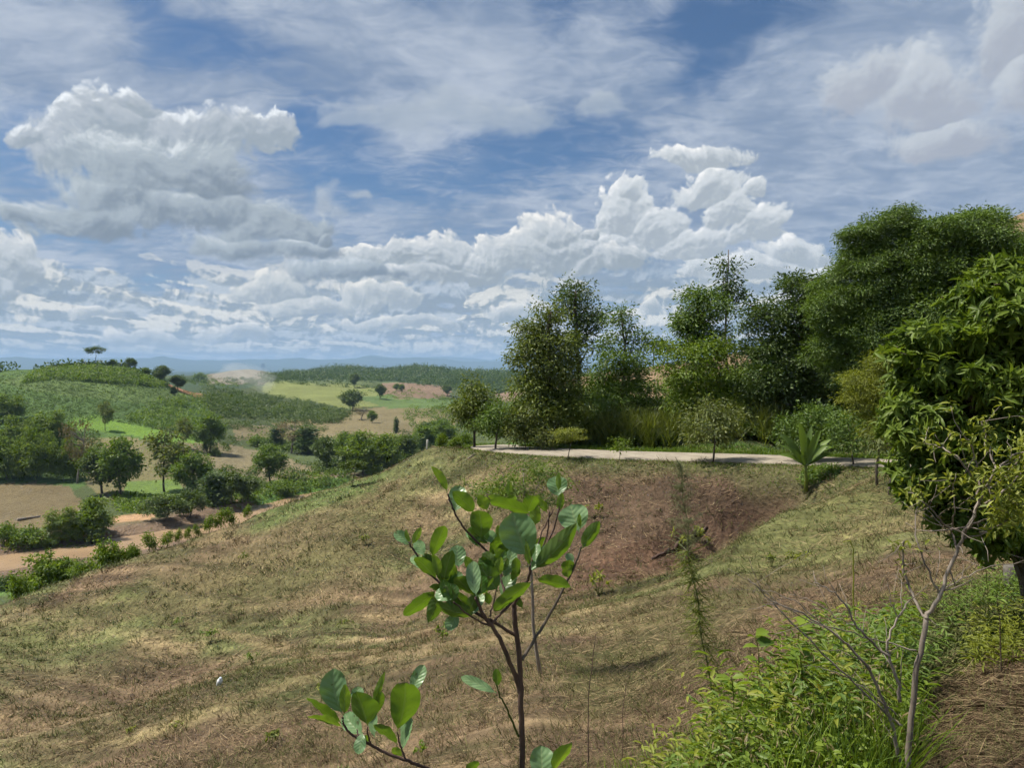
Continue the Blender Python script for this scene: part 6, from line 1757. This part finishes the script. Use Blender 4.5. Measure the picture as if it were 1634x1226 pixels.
H_OLD = hero_mat("mature_leaf", (.045, .115, .020), (.085, .165, .028), (.075, .130, .025), (.11, .17, .03), .38, .30, (.17, .30, .012))
H_PALE = hero_mat("sky_sheen_leaf", (.13, .235, .10), (.19, .30, .14), (.075, .130, .025), (.11, .17, .03), .25, .36, (.20, .34, .03))  # mature leaf with the sky's reflection painted in as a paler upper side
H_YOUNG = hero_mat("young_leaf", (.12, .20, .02), (.17, .26, .03), (.13, .21, .03), (.17, .26, .04), .42, .40, (.26, .40, .02))

def hero_leaf(base, tip, width, tiltk, mat, parent, off, r, fold=.18, curl=.10, shape='ob'):
    nl, nw = 15, 9
    b, e = np.asarray(base, float), np.asarray(tip, float)
    L = np.linalg.norm(e - b)
    y = (e - b) / L
    nh = np.array([r.normal() * .18, -1.0, tiltk])                 # the side of the blade that is turned to the viewer
    x = unit(np.cross(y, nh)); z = unit(np.cross(x, y))
    if z[2] < 0 and tiltk < 0:                                     # seen from below: the upper face points away
        z, x = -z, -x
        flip = True
    t = np.linspace(0, 1, nl)
    pet = .07
    tt = np.clip((t - pet) / (1 - pet), 0, 1)
    if shape == 'ob':
        w = tt ** .66 * (1 - tt) ** .52
    else:
        w = tt ** .62 * (1 - tt) ** .78
    w = w / w.max() * width / 2; w = np.maximum(w, .0012); w[-1] = .0006
    u = np.linspace(-1, 1, nw)
    ph = r.uniform(0, 6)
    zz = (abs(u)[None] ** 1.3) * w[:, None] * fold * 2 + (-curl * L * (t ** 2))[:, None] + (np.sin(t * 9 + ph)[:, None] * u[None] * w[:, None] * .10)
    zz += .012 * L * np.sin(t * 24 + ph)[:, None] * abs(u)[None]
    side = .05 * L * np.sin(t * 2.6) * r.normal()
    v = b + y * (t[:, None, None] * L) + x * (u[None, :, None] * w[:, None, None] + side[:, None, None]) + z * (zz + curl * L * t[:, None] * .9)[:, :, None]
    f = grid_faces(nl, nw)
    # face winding so that the normal is the upper side
    a = v[5, 5] - v[5, 3]; c = v[6, 4] - v[5, 4]
    nn = np.cross(a, c)
    # grid_faces winds (row, next row, ...): its normal is  d_row x d_col
    if np.dot(np.cross(c, a), z) < 0:
        f = f[:, ::-1]
    at = {'u': np.tile(u, nl), 't': np.repeat(t, nw), 'v': np.full(nl * nw, r.random())}
    return mesh_obj("leaf", v.reshape(-1, 3) - off, [f], mat, parent, at, smooth=True)

DH = 2.0
gh = on_ground(834, DH)
off = np.array(gh)
sap = tag(empty("glossy_sapling", gh), "dark-stemmed forked sapling with big glossy rounded leaves, nearest of all", "sapling")
r = np.random.default_rng(90)
def zA(x, y): return (480 + x / 2.422, 720 + y / 2.423)
def zB(x, y): return (480 + x / 6.59, 1040 + y / 6.59)
def zC(x, y): return (620 + x / 4.378, 730 + y / 4.378)
def stem(pts, r0, r1, name="branch", conv=zA, mat='darkbark', dd=None):
    m = len(pts)
    dd = dd if dd is not None else [0] * m
    q = np.array([P(*conv(a, b), DH + k) for (a, b), k in zip(pts, dd)])
    q = smooth_line(q, 2) + 0
    q += r.normal(size=q.shape) * .0009
    v, f = tube_arrays(q, np.linspace(r0, r1, len(q)), 9)
    mesh_obj(name, v - off, f, MATS[mat], sap, smooth=True)
    return q
foot = (858, (proj(gh.x, gh.y, gh.z)[1] + 20 - 720) * 2.423)
stem([foot, (858, 1500), (858, 1226), (853, 1080), (850, 940), (846, 800), (832, 700), (825, 640), (824, 590)], .0088, .0066, "trunk")
stem([(824, 600), (830, 575), (850, 545), (872, 510), (884, 480), (886, 440)], .0055, .0035, dd=[0, 0, -.02, -.04, -.05, -.06])
stem([(850, 945), (832, 880), (805, 810), (770, 730), (740, 680), (712, 645), (690, 610), (675, 565)], .0075, .0036, dd=[0, 0, -.03, -.05, -.06, -.07, -.08, -.09])
stem([(712, 645), (660, 620), (600, 570), (555, 525), (500, 480), (458, 415), (430, 380), (418, 352)], .0042, .0022, dd=[-.07, -.06, -.05, -.04, -.04, -.03, -.03, -.03])
stem([(740, 680), (690, 660), (640, 630), (590, 585)], .003, .002, dd=[-.06, -.08, -.1, -.12])
stem([(830, 715), (790, 690), (755, 668), (722, 648)], .005, .004, dd=[0, -.02, -.04, -.06])
stem([(738, 670), (770, 632), (810, 590), (838, 560)], .004, .003, dd=[-.06, -.05, -.04, -.03])
stem([(790, 620), (790, 560), (775, 500), (765, 440), (745, 415), (700, 370), (655, 325), (620, 285), (595, 240), (574, 190), (568, 165)], .0042, .0022, dd=[0, .03, .06, .08, .08, .08, .07, .06, .05, .05, .05])
stem([(855, 808), (885, 760), (930, 690), (975, 610), (1012, 540), (1048, 470), (1070, 420), (1083, 372)], .0050, .0024, mat='bark', dd=[0, .02, .05, .06, .07, .07, .06, .06])
stem([(840, 575), (870, 520), (905, 400), (935, 300), (980, 225)], .003, .0018, dd=[.03, .08, .12, .14, .14])
stem([(900, 440), (940, 370), (958, 300), (962, 232)], .003, .0018, dd=[.1, .13, .14, .14])
stem([(935, 400), (975, 310), (998, 230), (1002, 175)], .003, .0018, dd=[.1, .12, .12, .12])
stem([(840, 1105), (815, 1040), (790, 985), (768, 945), (755, 905)], .0032, .0018, mat='olive')
stem([(640, 640), (612, 600), (590, 540), (580, 500)], .002, .0014, dd=[-.06, -.02, 0, 0])
stem([(730, 640), (745, 590), (755, 540), (765, 480)], .0026, .0016, dd=[-.06, -.04, -.04, -.04])
# low branch with the left cluster
stem([(2400, 1640), (2000, 1480), (1600, 1330), (1280, 1226), (1100, 1145), (900, 1075), (740, 990), (620, 920), (540, 890), (480, 830), (445, 760), (440, 690)], .0052, .0024, conv=zB, dd=[0, -.03, -.06, -.1, -.12, -.13, -.14, -.15, -.15, -.16, -.16, -.16])
stem([(740, 990), (712, 900), (700, 800)], .0026, .0018, conv=zB, dd=[-.14, -.14, -.15])
stem([(1100, 1145), (1060, 1030), (1030, 940), (1020, 860)], .0028, .0018, conv=zB, dd=[-.12, -.12, -.13, -.13])
stem([(620, 930), (600, 860), (590, 820)], .0022, .0014, conv=zB, dd=[-.15, -.13, -.12])

LV = [  # kind, base, tip, width, depth : y young, p upper side, paled by painted sky sheen, m mature upright, d seen from below
 ('y', (410, 243), (292, 68), 58, .05), ('p', (466, 385), (505, 200), 120, .08), ('m', (600, 392), (440, 243), 112, .06), ('y', (690, 372), (630, 262), 84, .08), ('y', (806, 300), (696, 268), 50, .09),
 ('d', (1000, 400), (704, 312), 118, .05), ('y', (836, 268), (847, 168), 46, .1), ('d', (965, 395), (1015, 268), 108, .1), ('p', (1183, 278), (1158, 135), 142, .13), ('y', (1190, 235), (1190, 106), 40, .12),
 ('y', (1192, 378), (1214, 245), 52, .12), ('y', (1028, 478), (1040, 336), 78, .10), ('y', (1092, 372), (1034, 258), 46, .13), ('y', (1104, 382), (1066, 300), 44, .12),
 ('P', (975, 700), (868, 386), 232, -.06), ('m', (1008, 792), (1302, 452), 128, -.04), ('p', (1332, 526), (1272, 332), 205, .06), ('m', (1350, 642), (1474, 446), 92, .05), ('d', (642, 575), (618, 372), 148, .05),
 ('p', (148, 612), (38, 526), 70, -.03), ('y', (152, 604), (124, 502), 30, -.03), ('y', (166, 606), (226, 488), 46, -.04), ('p', (248, 690), (192, 585), 74, -.02), ('d', (300, 702), (390, 478), 92, -.04),
 ('y', (346, 832), (308, 680), 62, -.06), ('m', (388, 865), (452, 652), 92, -.05), ('p', (492, 775), (482, 616), 112, 0), ('d', (338, 855), (182, 700), 88, -.04), ('y', (580, 800), (534, 694), 56, -.02),
 ('d', (600, 975), (480, 836), 138, -.05), ('q', (612, 975), (596, 725), 90, -.10), ('m', (762, 935), (634, 748), 138, -.05), ('y', (772, 832), (794, 698), 60, -.04), ('y', (800, 705), (738, 636), 58, 0),
 ('q', (806, 850), (874, 645), 92, .02), ('q', (788, 985), (886, 822), 104, .03), ('d', (1012, 862), (736, 1078), 104, -.08), ('m', (1026, 852), (1274, 906), 112, -.07), ('d', (335, 925), (98, 1102), 104, -.05),
 ('m', (352, 955), (272, 1152), 92, -.07), ('d', (432, 960), (284, 906), 74, -.04), ('m', (604, 1112), (334, 1016), 96, -.09), ('q', (486, 1096), (412, 1212), 90, -.04), ('d', (592, 1046), (436, 958), 66, -.02),
 ('m', (704, 1034), (680, 946), 50, -.02), ('y', (1256, 844), (1236, 764), 66, .05), ('p', (1278, 764), (1246, 672), 60, .06), ('m', (892, 820), (884, 700), 66, 0), ('d', (752, 650), (742, 584), 62, .06),
 ('y', (776, 566), (764, 474), 48, .08), ('q', (756, 602), (684, 520), 84, .10), ('y', (985, 762), (958, 585), 34, -.09), ('m', (940, 1060), (860, 940), 50, .04), ('d', (540, 930), (610, 820), 80, .02),
 ('y', (470, 830), (430, 740), 50, .0), ('m', (700, 930), (660, 850), 66, .02), ('y', (1340, 500), (1338, 392), 28, .05), ('d', (860, 870), (900, 770), 60, .05), ('d', (830, 330), (880, 268), 60, .12), ('m', (510, 870), (500, 930), 60, .05)]
LB = [
 ('P', (440, 670), (372, 176), 240, -.14), ('y', (452, 676), (464, 345), 104, -.18), ('m', (440, 770), (72, 476), 122, -.16), ('n', (446, 800), (70, 692), 112, -.18), ('m', (702, 790), (580, 425), 262, -.17),
 ('y', (750, 570), (884, 220), 62, -.14), ('d', (744, 705), (842, 426), 86, -.13), ('d', (1012, 845), (1072, 330), 268, -.14), ('p', (1150, 450), (1296, 142), 124, -.10), ('d', (1022, 985), (780, 766), 158, -.15),
 ('q', (1066, 1045), (1162, 694), 96, -.12), ('p', (772, 905), (782, 645), 86, -.10), ('p', (648, 852), (602, 1085), 108, -.17), ('q', (650, 880), (470, 650), 160, -.09), ('n', (1064, 1104), (964, 1016), 88, -.11), ('q', (1052, 870), (1158, 462), 80, -.11),
 ('p', (600, 560), (600, 370), 120, -.08), ('n', (700, 960), (690, 880), 60, -.12)]
LA = [('p', (757, 938), (618, 876), 36, 0), ('m', (762, 912), (755, 842), 32, 0), ('q', (932, 1290), (926, 1140), 92, 0), ('y', (972, 1240), (1048, 1130), 56, 0), ('m', (640, 1250), (690, 1204), 40, 0), ('d', (1040, 420), (1030, 470), 50, .05)]
KIND_L = {'y': (H_YOUNG, -.1), 'n': (H_YOUNG, -.4), 'p': (H_PALE, .75), 'P': (H_PALE, .35), 'q': (H_PALE, .9), 'm': (H_OLD, -.25), 'd': (H_OLD, -.75)}
for lst, conv, sc in ((LV, zC, 4.378), (LB, zB, 6.59), (LA, zA, 2.422)):
    for k, b, t, w, dd in lst:
        mat, tk = KIND_L[k]
        tk = tk + r.normal() * .12
        q0 = P(*conv(*b), DH + dd)
        q1 = P(*conv(*t), DH + dd)
        # lean the blade so that it lies in its plane
        lean = tk * (q1[2] - q0[2])
        q1 = P(*conv(*t), DH + dd + lean * .6)
        hero_leaf(q0, q1, w * 1.1 / sc * DH / F, tk, mat, sap, off, r, fold=r.uniform(.08, .2), curl=r.uniform(.0, .12), shape='ob' if k in 'pPqd' else 'el')
# fuller foliage round the twig ends
ends = [(zA(886, 440), -.06), (zA(675, 565), -.09), (zA(500, 480), -.03), (zA(590, 585), -.12), (zA(745, 415), .08), (zA(765, 480), -.04), (zA(700, 370), .08), (zA(905, 400), .12), (zA(640, 630), -.1), (zA(560, 530), -.04)]
for (ex, ey), dd in ends:
    for _ in range(4):
        an = r.uniform(-2.6, -.5); Lp = r.uniform(26, 44)
        k = r.choice(list('mdpmd')); mat, tk = KIND_L[k]
        q0 = P(ex + r.normal() * 4, ey + r.normal() * 4, DH + dd + .02); q1 = P(ex + math.cos(an) * Lp, ey + math.sin(an) * Lp, DH + dd + .04)
        q1 = P(ex + math.cos(an) * Lp, ey + math.sin(an) * Lp, DH + dd + .04 + tk * .5 * (q1[2] - q0[2]))
        hero_leaf(q0, q1, r.uniform(15, 24) * DH / F, tk, mat, sap, off, r, fold=r.uniform(.08, .2), curl=r.uniform(0, .12))
# twigs joining leaves that have no stem nearby are hidden among the others

# ================================================================== SMOKE AND HAZE
m_smoke, M, out = material("smoke")
pv = M.node('ShaderNodeVolumePrincipled')
M.put(pv.inputs['Color'], (.93, .96, 1.0)); pv.inputs['Density'].default_value = .022
M.nt.links.new(pv.outputs[0], out.inputs['Volume'])
gsm = P(388, 632, 480)
NU_, NV_ = 40, 30
hh_ = np.linspace(0, 1, NV_)[:, None]; aa_ = np.linspace(0, 2 * math.pi, NU_, endpoint=False)[None]
rad_ = (2.5 + 17 * hh_ ** .8) * (np.sin(math.pi * np.clip(hh_ * .97 + .03, 0, 1)) ** .55 + .001)
rad_ = rad_ * (1 + .55 * fbm(np.cos(aa_) * 1.6 + 4 + hh_ * 2, np.sin(aa_) * 1.6 + hh_ * 5, 4, 55) + .25 * fbm(np.cos(aa_) * 5, np.sin(aa_) * 5 + hh_ * 14, 3, 57))
cx_ = 12 * (1 - hh_) + 5 * np.sin(hh_ * 6)
vv = np.stack([cx_ + rad_ * np.cos(aa_) * 1.15, rad_ * np.sin(aa_) * .6, hh_ * 22 + 0 * aa_ + .25 * rad_ * np.sin(aa_ * 3) * hh_], -1).reshape(-1, 3)
nb_ = len(vv); vv = np.concatenate([vv, [(float(cx_[0, 0]), 0, -.5), (float(cx_[-1, 0]), 0, 22.5)]])
ft = np.array([(nb_, (i + 1) % NU_, i) for i in range(NU_)] + [(nb_ + 1, nb_ - NU_ + i, nb_ - NU_ + (i + 1) % NU_) for i in range(NU_)])
tag(mesh_obj("smoke", vv, [grid_faces_wrap(NV_, NU_), ft], m_smoke, loc=gsm), "thin blue-white smoke drifting up from the valley trees", "smoke", kind="stuff")

m_haze, M, out = material("haze")
pv = M.node('ShaderNodeVolumePrincipled')
M.put(pv.inputs['Color'], (.42, .62, .92)); pv.inputs['Density'].default_value = 0.00010; pv.inputs['Anisotropy'].default_value = 0.0
M.nt.links.new(pv.outputs[0], out.inputs['Volume'])
X0h, Y0h = 21500, 21500
lo, hi = float(Z_.min()) - 1.0, float(Z_.max()) + 25.0
vb = np.array([(x, y, z) for z in (lo, hi) for x, y in ((-X0h, -Y0h), (X0h, -Y0h), (X0h, Y0h), (-X0h, Y0h))])
fb = np.array([(0, 3, 2, 1), (4, 5, 6, 7), (0, 1, 5, 4), (1, 2, 6, 5), (2, 3, 7, 6), (3, 0, 4, 7)])
tag(mesh_obj("haze", vb, [fb], m_haze), "pale blue haze filling the air", "haze", kind="stuff")
